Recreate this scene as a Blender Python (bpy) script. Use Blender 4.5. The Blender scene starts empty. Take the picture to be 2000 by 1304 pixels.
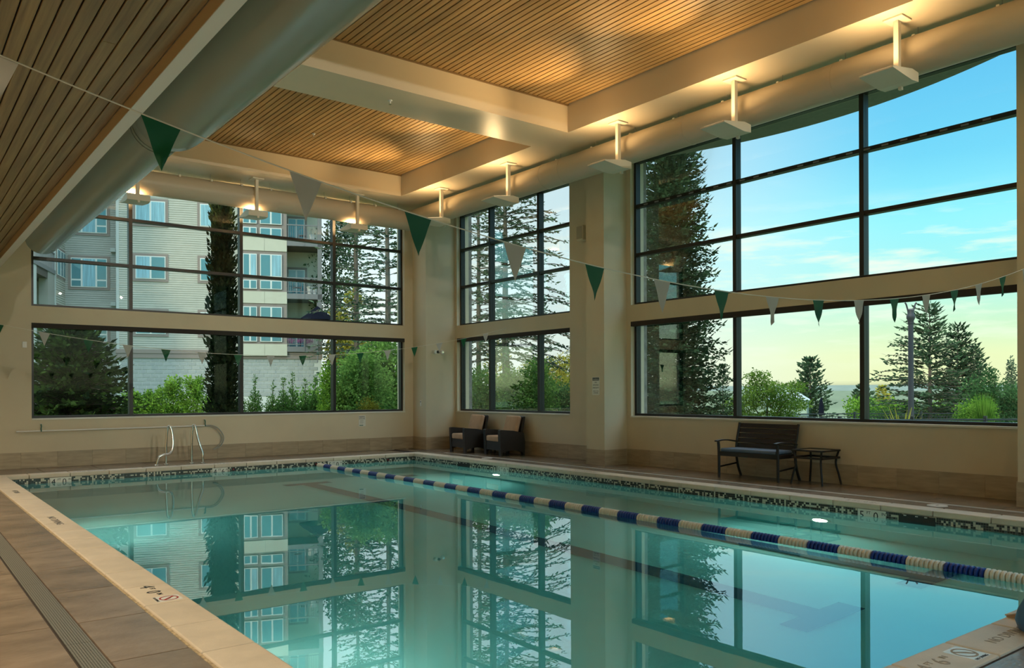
import bpy, bmesh, math, random
import numpy as np
from mathutils import Vector, Matrix
R = random.Random(7)
PI = math.pi
C = bpy.context.scene.collection
SC = bpy.context.scene

# ------------------------------------------------------------------ camera
cam_d = bpy.data.cameras.new('camera'); cam = bpy.data.objects.new('camera', cam_d); C.objects.link(cam)
YAW, ROLL, FPX, CY = .6579, -.0038, 1591.1, 764.94          # fitted to the photograph (2000 x 1304)
fw = Vector((math.sin(YAW), math.cos(YAW), 0)); rt = Vector((math.cos(YAW), -math.sin(YAW), 0)); up = Vector((0, 0, 1))
r2 = rt*math.cos(ROLL) + up*math.sin(ROLL); u2 = r2.cross(fw)
mw = Matrix((r2, u2, -fw)).transposed().to_4x4(); mw.translation = (0, 0, 1.4)
cam.matrix_world = mw
cam_d.sensor_width = 36; cam_d.lens = 36*FPX/2000; cam_d.shift_y = (CY-652)/2000
cam_d.clip_start = .05; cam_d.clip_end = 6000
SC.camera = cam
SC.view_settings.view_transform = 'Standard'; SC.view_settings.look = 'None'
SC.view_settings.exposure = 0.0; SC.view_settings.gamma = 1; SC.view_settings.use_curve_mapping = False
cy = SC.cycles
cy.max_bounces = 10; cy.diffuse_bounces = 4; cy.glossy_bounces = 5; cy.transmission_bounces = 8; cy.transparent_max_bounces = 24
cy.volume_bounces = 0; cy.sample_clamp_indirect = 5; cy.blur_glossy = .5; cy.use_adaptive_sampling = True; cy.adaptive_threshold = .02
cy.caustics_reflective = True; cy.caustics_refractive = True

# ------------------------------------------------------------------ sky
def nd(nt, t, **kw):
    n = nt.nodes.new(t)
    for k, v in kw.items(): setattr(n, k, v)
    return n
def setin(n, **kw):
    for k, v in kw.items(): n.inputs[k.replace('_', ' ')].default_value = v
def ramp(nt, stops, interp='LINEAR'):
    n = nd(nt, 'ShaderNodeValToRGB'); cr = n.color_ramp; cr.interpolation = interp
    while len(cr.elements) < len(stops): cr.elements.new(.5)
    for e, (p, c) in zip(cr.elements, stops):
        e.position = p; e.color = (*c, 1) if len(c) == 3 else c
    return n
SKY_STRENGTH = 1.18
world = bpy.data.worlds.new('sky'); SC.world = world; world.use_nodes = True
nt = world.node_tree; nt.nodes.clear(); L = nt.links.new
tc = nd(nt, 'ShaderNodeTexCoord'); sx = nd(nt, 'ShaderNodeSeparateXYZ'); L(tc.outputs['Generated'], sx.inputs[0])
rp = ramp(nt, [(0, (.20, .24, .14)), (.01, (.80, .84, .47)), (.04, (.80, .88, .50)), (.075, (.60, .87, .60)), (.125, (.40, .86, .82)), (.185, (.29, .84, .93)),
               (.25, (.17, .64, .88)), (.33, (.13, .53, .83)), (.5, (.34, .66, .90)), (.7, (.80, .93, 1.0)), (1, (.90, .97, 1.0))])
L(sx.outputs['Z'], rp.inputs[0])
dot = nd(nt, 'ShaderNodeVectorMath', operation='DOT_PRODUCT'); L(tc.outputs['Generated'], dot.inputs[0]); dot.inputs[1].default_value = (math.sin(.36), math.cos(.36), .1)
mr = nd(nt, 'ShaderNodeMapRange', interpolation_type='SMOOTHSTEP'); L(dot.outputs['Value'], mr.inputs[0]); setin(mr, From_Min=.72, From_Max=.985, To_Min=0, To_Max=.82)
mx = nd(nt, 'ShaderNodeMixRGB'); L(mr.outputs[0], mx.inputs[0]); L(rp.outputs[0], mx.inputs[1]); mx.inputs[2].default_value = (.86, .95, .97, 1)
# thin streaky clouds low over the horizon
mp = nd(nt, 'ShaderNodeMapping'); L(tc.outputs['Generated'], mp.inputs[0]); mp.inputs['Scale'].default_value = (5, 5, 34); mp.inputs['Rotation'].default_value = (.05, .03, 0)
nz = nd(nt, 'ShaderNodeTexNoise'); L(mp.outputs[0], nz.inputs[0]); setin(nz, Scale=1.6, Detail=6, Roughness=.6)
cr = ramp(nt, [(.50, (0, 0, 0)), (.68, (1, 1, 1))]); L(nz.outputs[0], cr.inputs[0])
band = ramp(nt, [(.02, (0, 0, 0)), (.06, (.55, .55, .55)), (.16, (.8, .8, .8)), (.22, (0, 0, 0))]); L(sx.outputs['Z'], band.inputs[0])
mm = nd(nt, 'ShaderNodeMath', operation='MULTIPLY'); L(cr.outputs[0], mm.inputs[0]); L(band.outputs[0], mm.inputs[1])
mx2 = nd(nt, 'ShaderNodeMixRGB'); L(mm.outputs[0], mx2.inputs[0]); L(mx.outputs[0], mx2.inputs[1]); mx2.inputs[2].default_value = (.92, .96, .80, 1)
bg = nd(nt, 'ShaderNodeBackground'); L(mx2.outputs[0], bg.inputs[0]); ov = nd(nt, 'ShaderNodeMapRange', interpolation_type='SMOOTHSTEP'); L(sx.outputs['Z'], ov.inputs[0]); setin(ov, From_Min=.32, From_Max=.70, To_Min=SKY_STRENGTH, To_Max=SKY_STRENGTH*2.8); L(ov.outputs[0], bg.inputs[1])   # sky above the view brightened to add light indoors
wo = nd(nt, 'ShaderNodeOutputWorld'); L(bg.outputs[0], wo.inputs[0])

# low warm sun behind the trees on the far side
sd = bpy.data.lights.new('sun', 'SUN'); sd.energy = 1.7; sd.angle = .12; sd.color = (1, .86, .60)
so = bpy.data.objects.new('sun', sd); C.objects.link(so)
so.rotation_euler = Vector((.93, .27, -.24)).to_track_quat('-Z', 'Y').to_euler()

# lamp powers
UPLIGHT_W, BEAM_W, POOL_W, CAN_W, FILL_W = 19, 480, 55, 100, 900
WARM = (1, .66, .30)

# ------------------------------------------------------------------ helpers
LOC = {}
def mesh_from_bm(name, bm):
    me = bpy.data.meshes.new(name); bm.normal_update(); bm.to_mesh(me); bm.free(); return me
def wloc(o): return LOC.get(o.name, Vector((0, 0, 0))) if o else Vector((0, 0, 0))
def obj(name, bm, m, parent=None, smooth=False, local=False, loc=None, kind=None):
    """one mesh object; geometry is given in world coordinates unless local"""
    if parent is not None and not local: bmesh.ops.translate(bm, verts=bm.verts, vec=-wloc(parent))
    me = mesh_from_bm(name, bm)
    return place(name, me, m, parent, smooth, loc, kind)
def place(name, me, m, parent=None, smooth=False, loc=None, kind=None, setmat=True):
    if setmat:
        ms = m if isinstance(m, (list, tuple)) else [m]
        if len(me.materials) == 0:
            for k in ms: me.materials.append(k)
    if smooth and not me.get('sm'):
        me.polygons.foreach_set('use_smooth', [True]*len(me.polygons)); me['sm'] = 1
        if hasattr(me, 'set_sharp_from_angle'): me.set_sharp_from_angle(angle=.7)
    o = bpy.data.objects.new(name, me); C.objects.link(o)
    if parent is not None:
        o.parent = parent; LOC[o.name] = wloc(parent)
    if loc is not None: o.location = loc
    if kind: o['kind'] = kind
    return o
def tag(o, label=None, cat=None, group=None, kind=None):
    if label: o['label'] = label
    if cat: o['category'] = cat
    if group: o['group'] = group
    if kind: o['kind'] = kind
    return o
def thing(name, label, cat, loc=(0, 0, 0), rotz=0, group=None, kind=None):
    o = bpy.data.objects.new(name, None); C.objects.link(o); o.location = loc; o.rotation_euler = (0, 0, rotz); o.empty_display_size = .2
    LOC[o.name] = Vector(loc); return tag(o, label, cat, group, kind)
def struct(name, label=None, loc=(0, 0, 0)):
    o = thing(name, label, None, loc, kind='structure'); return o
def copy_tree(o, parent=None):
    c = o.copy(); C.objects.link(c)
    if parent is not None: c.parent = parent
    for ch in list(o.children): copy_tree(ch, c)
    return c
NB = bmesh.new
def bx(bm, x0, x1, y0, y1, z0, z1, bev=0, rot=None, seg=1):
    v = [bm.verts.new((x, y, z)) for z in (z0, z1) for y in (y0, y1) for x in (x0, x1)]
    f = [bm.faces.new([v[i] for i in q]) for q in ((0, 2, 3, 1), (4, 5, 7, 6), (0, 1, 5, 4), (2, 6, 7, 3), (0, 4, 6, 2), (1, 3, 7, 5))]
    nv = v
    if bev:
        es = list({e for q in f for e in q.edges})
        r = bmesh.ops.bevel(bm, geom=es, offset=bev, segments=seg, affect='EDGES', profile=.5)
        nv = list({w for q in r['faces'] for w in q.verts} | {w for w in v if w.is_valid})
    if rot is not None: bmesh.ops.transform(bm, matrix=rot, verts=nv)
    return nv
def box(*a, **k):
    bm = NB(); bx(bm, *a, **k); return bm
def prism(bm, pts, z0, z1, axis='z'):
    """extrude a 2-D outline; axis gives the extrusion direction ('x': pts are (y,z), 'y': (x,z), 'z': (x,y))"""
    def P(a, b, c): return {'x': (c, a, b), 'y': (a, c, b), 'z': (a, b, c)}[axis]
    lo = [bm.verts.new(P(a, b, z0)) for a, b in pts]; hi = [bm.verts.new(P(a, b, z1)) for a, b in pts]; n = len(pts)
    try: bm.faces.new(lo[::-1]); bm.faces.new(hi)
    except ValueError: pass
    for i in range(n): bm.faces.new((lo[i], lo[(i+1) % n], hi[(i+1) % n], hi[i]))
    bmesh.ops.recalc_face_normals(bm, faces=bm.faces)
def tube(bm, pts, r, seg=8, cap=True, radii=None):
    pts = [Vector(p) for p in pts]; n = len(pts); rings = []; prev = None
    for i, p in enumerate(pts):
        d = (pts[min(i+1, n-1)] - pts[max(i-1, 0)]).normalized()
        if prev is None:
            a = d.cross(Vector((0, 0, 1)) if abs(d.z) < .9 else Vector((1, 0, 0))).normalized()
        else: a = (prev - d*prev.dot(d)).normalized()
        prev = a; b = d.cross(a); rr = radii[i] if radii else r
        rings.append([bm.verts.new(p + (a*math.cos(2*PI*k/seg) + b*math.sin(2*PI*k/seg))*rr) for k in range(seg)])
    for i in range(n-1):
        for k in range(seg): bm.faces.new((rings[i][k], rings[i][(k+1) % seg], rings[i+1][(k+1) % seg], rings[i+1][k]))
    if cap: bm.faces.new(rings[0][::-1]); bm.faces.new(rings[-1])
def cyl(bm, p0, p1, r, seg=12, r1=None): tube(bm, [p0, p1], r, seg, radii=[r, r if r1 is None else r1])
def smooth_path(pts, n=6):
    pts = [Vector(p) for p in pts]; out = []
    for i in range(len(pts)-1):
        p0, p1, p2, p3 = pts[max(i-1, 0)], pts[i], pts[i+1], pts[min(i+2, len(pts)-1)]
        for k in range(n):
            t = k/n
            out.append(.5*((2*p1) + (p2-p0)*t + (2*p0-5*p1+4*p2-p3)*t*t + (3*p1-p0-3*p2+p3)*t**3))
    return out + [pts[-1]]
def lathe(bm, prof, c=(0, 0), seg=16, close=True):
    rings = [[bm.verts.new((c[0]+r*math.cos(2*PI*k/seg), c[1]+r*math.sin(2*PI*k/seg), z)) for k in range(seg)] for r, z in prof]
    for i in range(len(prof)-1):
        for k in range(seg): bm.faces.new((rings[i][k], rings[i][(k+1) % seg], rings[i+1][(k+1) % seg], rings[i+1][k]))
    if close: bm.faces.new(rings[0][::-1]); bm.faces.new(rings[-1])
    bmesh.ops.recalc_face_normals(bm, faces=bm.faces)
def quads_mesh(name, V):
    V = np.asarray(V, np.float32).reshape(-1, 3); n = len(V)//4
    me = bpy.data.meshes.new(name); me.vertices.add(n*4); me.loops.add(n*4); me.polygons.add(n)
    me.vertices.foreach_set('co', V.ravel()); me.loops.foreach_set('vertex_index', np.arange(n*4, dtype=np.int32))
    me.polygons.foreach_set('loop_start', np.arange(0, n*4, 4, dtype=np.int32)); me.update(calc_edges=True); return me

# ------------------------------------------------------------------ materials
MATS = {}
def mat(name, col, rough=.5, metal=0, var=0, scale=(8, 8, 8), bump=0, bscale=None, spec=.5, rand=0, emit=0, col2=None, coord='Object', coat=0, trans=0):
    m = bpy.data.materials.new(name); m.use_nodes = True; nt = m.node_tree; L = nt.links.new
    b = nt.nodes['Principled BSDF']; setin(b, Roughness=rough, Metallic=metal); b.inputs['Specular IOR Level'].default_value = spec
    b.inputs['Base Color'].default_value = (*col, 1)
    if coat: b.inputs['Coat Weight'].default_value = coat; b.inputs['Coat Roughness'].default_value = .1
    src = None
    if var or bump or rand:
        tc = nd(nt, 'ShaderNodeTexCoord'); mp = nd(nt, 'ShaderNodeMapping'); mp.inputs['Scale'].default_value = scale
        L(tc.outputs[coord], mp.inputs[0])
        oi = nd(nt, 'ShaderNodeObjectInfo')
        if rand:
            ml = nd(nt, 'ShaderNodeVectorMath', operation='MULTIPLY_ADD'); L(oi.outputs['Random'], ml.inputs[0]); ml.inputs[1].default_value = (37, 53, 71); L(tc.outputs[coord], ml.inputs[2]); L(ml.outputs[0], mp.inputs[0])
    if var:
        n = nd(nt, 'ShaderNodeTexNoise'); L(mp.outputs[0], n.inputs[0]); setin(n, Scale=1, Detail=5, Roughness=.6)
        c2 = col2 or tuple(min(1, c*(1+var)) for c in col)
        r = ramp(nt, [(.3, tuple(c*(1-var) for c in col)), (.7, c2)]); L(n.outputs[0], r.inputs[0]); src = r.outputs[0]
    if rand:
        hs = nd(nt, 'ShaderNodeHueSaturation'); mrr = nd(nt, 'ShaderNodeMapRange'); L(oi.outputs['Random'], mrr.inputs[0]); setin(mrr, To_Min=1-rand, To_Max=1+rand); L(mrr.outputs[0], hs.inputs['Value'])
        if src: L(src, hs.inputs['Color'])
        else: hs.inputs['Color'].default_value = (*col, 1)
        src = hs.outputs[0]
    if src: L(src, b.inputs['Base Color'])
    if bump:
        n2 = nd(nt, 'ShaderNodeTexNoise'); L(mp.outputs[0], n2.inputs[0]); setin(n2, Scale=bscale or 3, Detail=4)
        bp = nd(nt, 'ShaderNodeBump'); setin(bp, Strength=bump, Distance=.02); L(n2.outputs[0], bp.inputs['Height']); L(bp.outputs[0], b.inputs['Normal'])
    if emit: b.inputs['Emission Color'].default_value = (*col, 1); b.inputs['Emission Strength'].default_value = emit
    MATS[name] = m; return m
def leafmat(name, c1, c2, trans=.35, sc=2.5):
    m = bpy.data.materials.new(name); m.use_nodes = True; nt = m.node_tree; nt.nodes.clear(); L = nt.links.new
    tc = nd(nt, 'ShaderNodeTexCoord'); n = nd(nt, 'ShaderNodeTexNoise'); L(tc.outputs['Object'], n.inputs[0]); setin(n, Scale=sc, Detail=3)
    gi = nd(nt, 'ShaderNodeNewGeometry'); ad = nd(nt, 'ShaderNodeMath', operation='MULTIPLY_ADD'); L(gi.outputs['Random Per Island'], ad.inputs[0]); ad.inputs[1].default_value = .35; ad.inputs[2].default_value = -.17
    a2 = nd(nt, 'ShaderNodeMath', operation='ADD'); L(n.outputs[0], a2.inputs[0]); L(ad.outputs[0], a2.inputs[1])
    r = ramp(nt, [(.32, c1), (.68, c2)]); L(a2.outputs[0], r.inputs[0])
    d = nd(nt, 'ShaderNodeBsdfDiffuse'); t = nd(nt, 'ShaderNodeBsdfTranslucent'); L(r.outputs[0], d.inputs[0]); L(r.outputs[0], t.inputs[0])
    mxs = nd(nt, 'ShaderNodeMixShader'); mxs.inputs[0].default_value = trans; L(d.outputs[0], mxs.inputs[1]); L(t.outputs[0], mxs.inputs[2])
    o = nd(nt, 'ShaderNodeOutputMaterial'); L(mxs.outputs[0], o.inputs[0]); return m

paint = mat('beige_wall_paint', (.63, .545, .39), .6, var=.04, scale=(1.2, 1.2, 1.2), bump=.05, bscale=60)
soffit_paint = mat('cream_ceiling_paint', (.66, .57, .43), .35, var=.02, scale=(1, 1, 1))
trim_paint = mat('white_trim_paint', (.74, .72, .64), .4)
ext_wall = mat('exterior_stone', (.22, .21, .20), .9, var=.4, scale=(6, 6, 6), bump=.6)
wood = mat('ceiling_wood', (.31, .195, .078), .45, var=.30, scale=(30, .9, 30), rand=.10, bump=.05, bscale=3, spec=.35)
wood_low = mat('low_ceiling_wood', (.27, .195, .088), .5, var=.30, scale=(30, .9, 30), rand=.08, bump=.05, bscale=3, spec=.3)
dark_gap = mat('ceiling_gap_black', (.012, .010, .008), .9)
duct_paint = mat('duct_paint', (.56, .48, .36), .38)
duct_green = mat('grey_green_duct_paint', (.27, .30, .24), .24)
frame_m = mat('dark_bronze_aluminium', (.025, .023, .022), .38, metal=.3)
blind_m = mat('shade_fabric_dark', (.028, .022, .018), .8)
base_tile = mat('baseboard_stone_tile', (.40, .32, .21), .38, var=.18, scale=(2.5, 2.5, 18), rand=.06)
deck_tile = mat('deck_stone_tile', (.215, .165, .12), .27, var=.28, scale=(2.2, 3.4, 3), rand=.07, bump=.12, bscale=14)
grout_m = mat('grout_dark', (.035, .027, .022), .9)
cop_m = mat('coping_limestone', (.63, .55, .43), .5, var=.08, scale=(5, 5, 5), rand=.04, bump=.08, bscale=20)
plaster = mat('pool_plaster', (.70, .80, .76), .6, var=.04, scale=(1, 1, 1))
lane_m = mat('lane_line_tile', (.07, .10, .17), .35)
moz_dark = mat('mosaic_dark', (.028, .036, .036), .18)
moz_mid = mat('mosaic_grey', (.09, .115, .11), .18)
moz_pale = mat('mosaic_cream', (.58, .57, .46), .2)
white_tile = mat('marker_tile_white', (.74, .73, .66), .25)
ink = mat('black_ink', (.012, .012, .012), .5)
redink = mat('red_ink', (.35, .03, .02), .5)
greyink = mat('grey_ink', (.10, .10, .10), .5)
engraved = mat('engraved_letters', (.34, .29, .22), .7)
metal_grate = mat('drain_grate_metal', (.40, .38, .32), .38, metal=.7)
chrome = mat('polished_steel', (.72, .70, .66), .12, metal=1)
white_plastic = mat('white_plastic', (.75, .74, .70), .35)
fixture_m = mat('fixture_white_metal', (.74, .68, .56), .4)
black_plastic = mat('black_plastic', (.012, .012, .013), .35)
float_blue = mat('float_blue', (.012, .045, .26), .3)
float_white = mat('float_white', (.74, .70, .58), .35)
rope_m = mat('cord_white', (.70, .68, .60), .7)
flag_green = mat('pennant_green', (.008, .15, .055), .45)
flag_white = mat('pennant_white', (.60, .58, .53), .5)
wicker = mat('dark_wicker', (.016, .012, .010), .55, var=.5, scale=(60, 60, 90), bump=.5, bscale=1.5)
cushion = mat('tan_cushion', (.50, .33, .21), .85, var=.08, scale=(6, 6, 6), bump=.1, bscale=30)
bench_m = mat('bench_dark_bronze', (.014, .009, .006), .42, var=.2, scale=(4, 30, 30))
blue_cushion = mat('slate_blue_cushion', (.11, .16, .24), .8, var=.1, scale=(8, 8, 8))
glass_top = mat('smoked_glass', (.12, .11, .08), .05, spec=.8)
blue_vinyl = mat('blue_vinyl_cover', (.03, .10, .22), .4)
lens_m = mat('warm_lamp_lens', (1, .74, .42), .4, emit=2.2)
pool_lens = mat('pool_lamp_lens', (1, .97, .80), .4, emit=7)

def simple_nt(name):
    m = bpy.data.materials.new(name); m.use_nodes = True; nt = m.node_tree; nt.nodes.clear(); return m, nt
def pane_glass(name, tint, refl=1.0):
    m, nt = simple_nt(name); L = nt.links.new
    t = nd(nt, 'ShaderNodeBsdfTransparent'); t.inputs[0].default_value = (*tint, 1)
    g = nd(nt, 'ShaderNodeBsdfGlossy'); setin(g, Roughness=0); g.inputs[0].default_value = (.9, .95, .95, 1)
    f = nd(nt, 'ShaderNodeFresnel'); f.inputs[0].default_value = 1.52
    k = nd(nt, 'ShaderNodeMath', operation='MULTIPLY'); L(f.outputs[0], k.inputs[0]); k.inputs[1].default_value = refl
    mxs = nd(nt, 'ShaderNodeMixShader'); L(k.outputs[0], mxs.inputs[0]); L(t.outputs[0], mxs.inputs[1]); L(g.outputs[0], mxs.inputs[2])
    o = nd(nt, 'ShaderNodeOutputMaterial'); L(mxs.outputs[0], o.inputs[0]); return m
pane_m = pane_glass('window_glass', (.965, .985, .98), .24)

water_m, nt = simple_nt('pool_water'); L = nt.links.new
g = nd(nt, 'ShaderNodeBsdfRefraction'); setin(g, Roughness=0, IOR=1.333); gl = nd(nt, 'ShaderNodeBsdfGlossy'); setin(gl, Roughness=0)
fr = nd(nt, 'ShaderNodeFresnel'); setin(fr, IOR=1.333); fk = nd(nt, 'ShaderNodeMath', operation='MULTIPLY_ADD', use_clamp=True); L(fr.outputs[0], fk.inputs[0]); fk.inputs[1].default_value = .42; fk.inputs[2].default_value = .40
mw_ = nd(nt, 'ShaderNodeMixShader'); L(fk.outputs[0], mw_.inputs[0]); L(g.outputs[0], mw_.inputs[1]); L(gl.outputs[0], mw_.inputs[2])
tc = nd(nt, 'ShaderNodeTexCoord'); n = nd(nt, 'ShaderNodeTexNoise'); L(tc.outputs['Object'], n.inputs[0]); setin(n, Scale=1.6, Detail=2)
bp = nd(nt, 'ShaderNodeBump'); setin(bp, Strength=.03, Distance=.01); L(n.outputs[0], bp.inputs['Height'])
for q in (g, gl): L(bp.outputs[0], q.inputs['Normal'])
va = nd(nt, 'ShaderNodeVolumeAbsorption'); va.inputs[0].default_value = (.08, .78, .80, 1); va.inputs[1].default_value = .45
o = nd(nt, 'ShaderNodeOutputMaterial'); L(mw_.outputs[0], o.inputs[0]); L(va.outputs[0], o.inputs['Volume'])

# drain grate with rows of punched holes
nt = metal_grate.node_tree; L = nt.links.new; b = nt.nodes['Principled BSDF']
tc = nd(nt, 'ShaderNodeTexCoord'); mp = nd(nt, 'ShaderNodeMapping'); mp.inputs['Scale'].default_value = (75, 75, 75); L(tc.outputs['Object'], mp.inputs[0])
vo = nd(nt, 'ShaderNodeTexVoronoi', voronoi_dimensions='2D'); setin(vo, Scale=1, Randomness=.08); L(mp.outputs[0], vo.inputs[0])
r = ramp(nt, [(.26, (.03, .028, .022)), (.34, (.40, .38, .32))]); L(vo.outputs['Distance'], r.inputs[0]); L(r.outputs[0], b.inputs['Base Color'])

# ------------------------------------------------------------------ writing
def text(body, size, m, parent, origin, u, v, name='lettering', extr=.0006, align='LEFT', sx=1.0):
    """flat letters: u = reading direction, v = up direction of the letters"""
    cu = bpy.data.curves.new('t', 'FONT'); cu.body = body; cu.size = size; cu.extrude = extr; cu.align_x = align; cu.resolution_u = 2; cu.space_line = .95
    t = bpy.data.objects.new('t', cu); C.objects.link(t); bpy.context.view_layer.update()
    me = bpy.data.meshes.new_from_object(t.evaluated_get(bpy.context.evaluated_depsgraph_get()))
    bpy.data.objects.remove(t); bpy.data.curves.remove(cu)
    u = Vector(u).normalized(); v = Vector(v).normalized(); w = u.cross(v)
    M = Matrix((u*sx, v, w)).transposed().to_4x4(); M.translation = Vector(origin) - wloc(parent)
    me.transform(M); me.name = name
    me.materials.clear()
    return place(name, me, m, parent)

exec_later = []
# ================================================================== LARGE STRUCTURE
WA, WB = 17.65, 11.36          # inner faces of the back wall (y) and of the right window wall (x)
SOF, TRAY = 5.85, 6.32         # soffit and recessed wood ceiling heights
TH = .36
# ---- walls
def walls(name, rects, plane, m=paint, label=None):
    """rects (u0,u1,z0,z1): solid pieces of the wall in one mesh; openings stay open"""
    bm = NB()
    for u0, u1, z0, z1 in rects:
        if plane == 'A': bx(bm, u0, u1, WA, WA+TH, z0, z1)
        elif plane == 'B': bx(bm, WB, WB+TH, u0, u1, z0, z1)
        elif plane == 'L': bx(bm, -4.3, -4.0, u0, u1, z0, z1)
        else: bx(bm, u0, u1, -4.3, -4.0, z0, z1)
    o = obj(name, bm, m); return tag(o, label, kind='structure')
ZL0, ZL1, ZU0, ZU1 = .905, 2.735, 3.055, 5.83
walls('wall_back', [(-4.3, 2.22, -.3, 6.6), (10.27, WB+TH, -.3, 6.6), (2.22, 10.27, -.3, ZL0), (2.22, 10.27, ZL1, ZU0), (2.22, 10.27, ZU1, 6.6)], 'A', label='beige back wall with the wide windows facing the apartments')
walls('wall_right', [(16.94, WA, -.3, 6.6), (10.965, 12.72, -.3, 6.6), (3.3, 4.19, -.3, 6.6), (-4.3, -3.0, -.3, 6.6)] +
      [(a, b, z0, z1) for a, b in ((12.72, 16.94), (4.19, 10.965), (-3.0, 3.3)) for z0, z1 in ((-.3, ZL0), (ZL1, ZU0), (ZU1, 6.6))], 'B', label='beige window wall on the right with tall windows')
walls('wall_left', [(-4.3, WA+TH, -.3, 4.2)], 'L', label='beige side wall under the low wood ceiling')
walls('wall_front', [(-4.3, 2.0, -.3, 6.6), (WB-.8, WB+TH, -.3, 6.6), (2.0, WB-.8, -.3, .9), (2.0, WB-.8, 5.6, 6.6)], 'F', label='beige wall behind the near pool end with a wide window')
# ---- columns standing in front of the walls
col_c = tag(obj('column', box(10.51, WB, 17.03, WA, 0, SOF), paint), 'beige square column in the far room corner', kind='structure')
col_m = tag(obj('column', box(10.76, WB, 11.08, 11.57, 0, SOF), paint), 'beige column between the two right windows', kind='structure')
col_n = tag(obj('column', box(10.76, WB, 3.45, 4.02, 0, SOF), paint), 'beige column cut by the right picture edge', kind='structure')

# ---- ceiling: soffit with two recessed trays, wood boards, backing
T1 = (3.0, 9.33, 11.475, 16.166); T2 = (3.0, 9.33, 4.55, 10.48)
ceil = struct('ceiling', 'cream soffit with two recessed trays of narrow wood boards')
bm = NB()
XS = [1.7, 3.0, 9.33, WB]; YS = [-4.0, 4.55, 10.48, 11.475, 16.166, WA]
for i in range(3):
    for j in range(5):
        if i == 1 and j in (1, 3): continue
        bx(bm, XS[i], XS[i+1], YS[j], YS[j+1], SOF, SOF+.6)
obj('soffit', bm, soffit_paint, ceil)
bm = NB(); bx(bm, 1.6, WB, -4.3, WA, 6.46, 6.8); obj('roof_deck', bm, dark_gap, ceil)
PITCH = .0985
def planks(parent, x0, x1, y0, y1, z, m, cuts, pitch=PITCH, gap=.0155):
    cache = {}
    n = int(round((x1-x0)/pitch)); p = (x1-x0)/n
    for k in range(n):
        ys = [y0] + sorted(cuts(k)) + [y1]
        for a, b in zip(ys, ys[1:]):
            key = round(b-a, 3)
            if key not in cache:
                bm = NB(); bx(bm, -(p-gap)/2, (p-gap)/2, 0, b-a-.003, 0, .02, bev=.003)
                cache[key] = mesh_from_bm('plank', bm)
            place('plank', cache[key], m, parent, loc=(x0+p*(k+.5), a, z))
planks(ceil, T1[0]+.02, T1[1]-.02, T1[2]+.02, T1[3]-.02, TRAY, wood, lambda k: [])
planks(ceil, T2[0]+.02, T2[1]-.02, T2[2]+.02, T2[3]-.02, TRAY, wood, lambda k: [])
bm = NB()
for t in (T1, T2): bx(bm, t[0]-.02, t[1]+.02, t[2]-.02, t[3]+.02, TRAY+.03, TRAY+.12)
obj('board_backing', bm, dark_gap, ceil)
bm = NB()
for t in (T1, T2):
    bx(bm, t[0], t[1], t[2], t[2]+.03, TRAY-.02, TRAY+.03); bx(bm, t[0], t[1], t[3]-.03, t[3], TRAY-.02, TRAY+.03)
obj('tray_edge_strip', bm, mat('edge_strip_brown', (.20, .13, .06), .5), ceil)
# ---- low wood ceiling on the left with its fascia and the bulkhead above
low = struct('ceiling_low', 'low ceiling of dark wood boards at the upper left')
planks(low, -4.0, 1.592, -4.0, WA, 3.80, wood_low, lambda k: [6.096] if k == 51 else [], .1015, .0105)
bm = NB(); bx(bm, -4.3, 1.6, -4.3, WA, 3.83, 3.95); obj('board_backing', bm, dark_gap, low)
obj('edge_lip', box(1.5915, 1.5965, -4.0, WA, 3.70, 3.80), mat('tan_lip', (.50, .37, .19), .5), low)
tag(obj('trim_1', box(1.597, 1.70, -4.0, WA, 3.70, SOF), trim_paint), 'pale fascia edge of the low wood ceiling', kind='structure')

# ---- floor
floor = struct('floor', 'brown stone tile pool deck with dark joints')
PX0, PX1, PY0, PY1 = 1.66, 9.65, 2.13, 16.2     # water edge of the pool
CW = .30                                          # coping width
bm = NB()
for a in ((-4.3, PX0-CW, -4.3, WA), (PX1+CW, WB, -4.3, WA), (PX0-CW, PX1+CW, -4.3, PY0-CW), (PX0-CW, PX1+CW, PY1+CW, WA)): bx(bm, *a, -.30, -.012)
obj('deck_bed', bm, grout_m, floor)
tcache = {}
def tile(x0, x1, y0, y1, g=.0055):
    w, d = round(x1-x0-2*g, 3), round(y1-y0-2*g, 3)
    if w < .02 or d < .02: return
    if (w, d) not in tcache:
        tcache[(w, d)] = mesh_from_bm('tile', box(-w/2, w/2, -d/2, d/2, -.02, 0, bev=.002))
    o = place('tile', tcache[(w, d)], deck_tile, floor, loc=((x0+x1)/2, (y0+y1)/2, 0))
GX0, GX1 = .80, .93
ys = [5.555 + .915*k for k in range(-10, 15)]
for k in range(len(ys)-1):
    a, b = ys[k], min(ys[k+1], WA)
    if a >= WA: break
    tile(GX1+.006, PX0-CW-.022, a, b)
    for x1 in (GX0-.006, GX0-.921, GX0-1.836): tile(x1-.915, x1, a, b)
RX0, RX1 = 10.27, 10.36
for k in range(len(ys)-1):
    a, b = ys[k]+.35, min(ys[k+1]+.35, WA)
    if a >= WA: break
    tile(PX1+CW+.012, RX0-.004, a, b); tile(RX1+.004, WB, a, b)
for k in range(9):
    x0 = PX0-CW+.0 + .921*k; x1 = min(x0+.921, PX1+CW)
    tile(x0, x1, PY1+CW+.01, WA); tile(x0, x1, PY0-CW-.935, PY0-CW-.022); tile(x0, x1, PY0-CW-1.85, PY0-CW-.935); tile(x0, x1, PY0-CW-2.77, PY0-CW-1.85)
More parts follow.
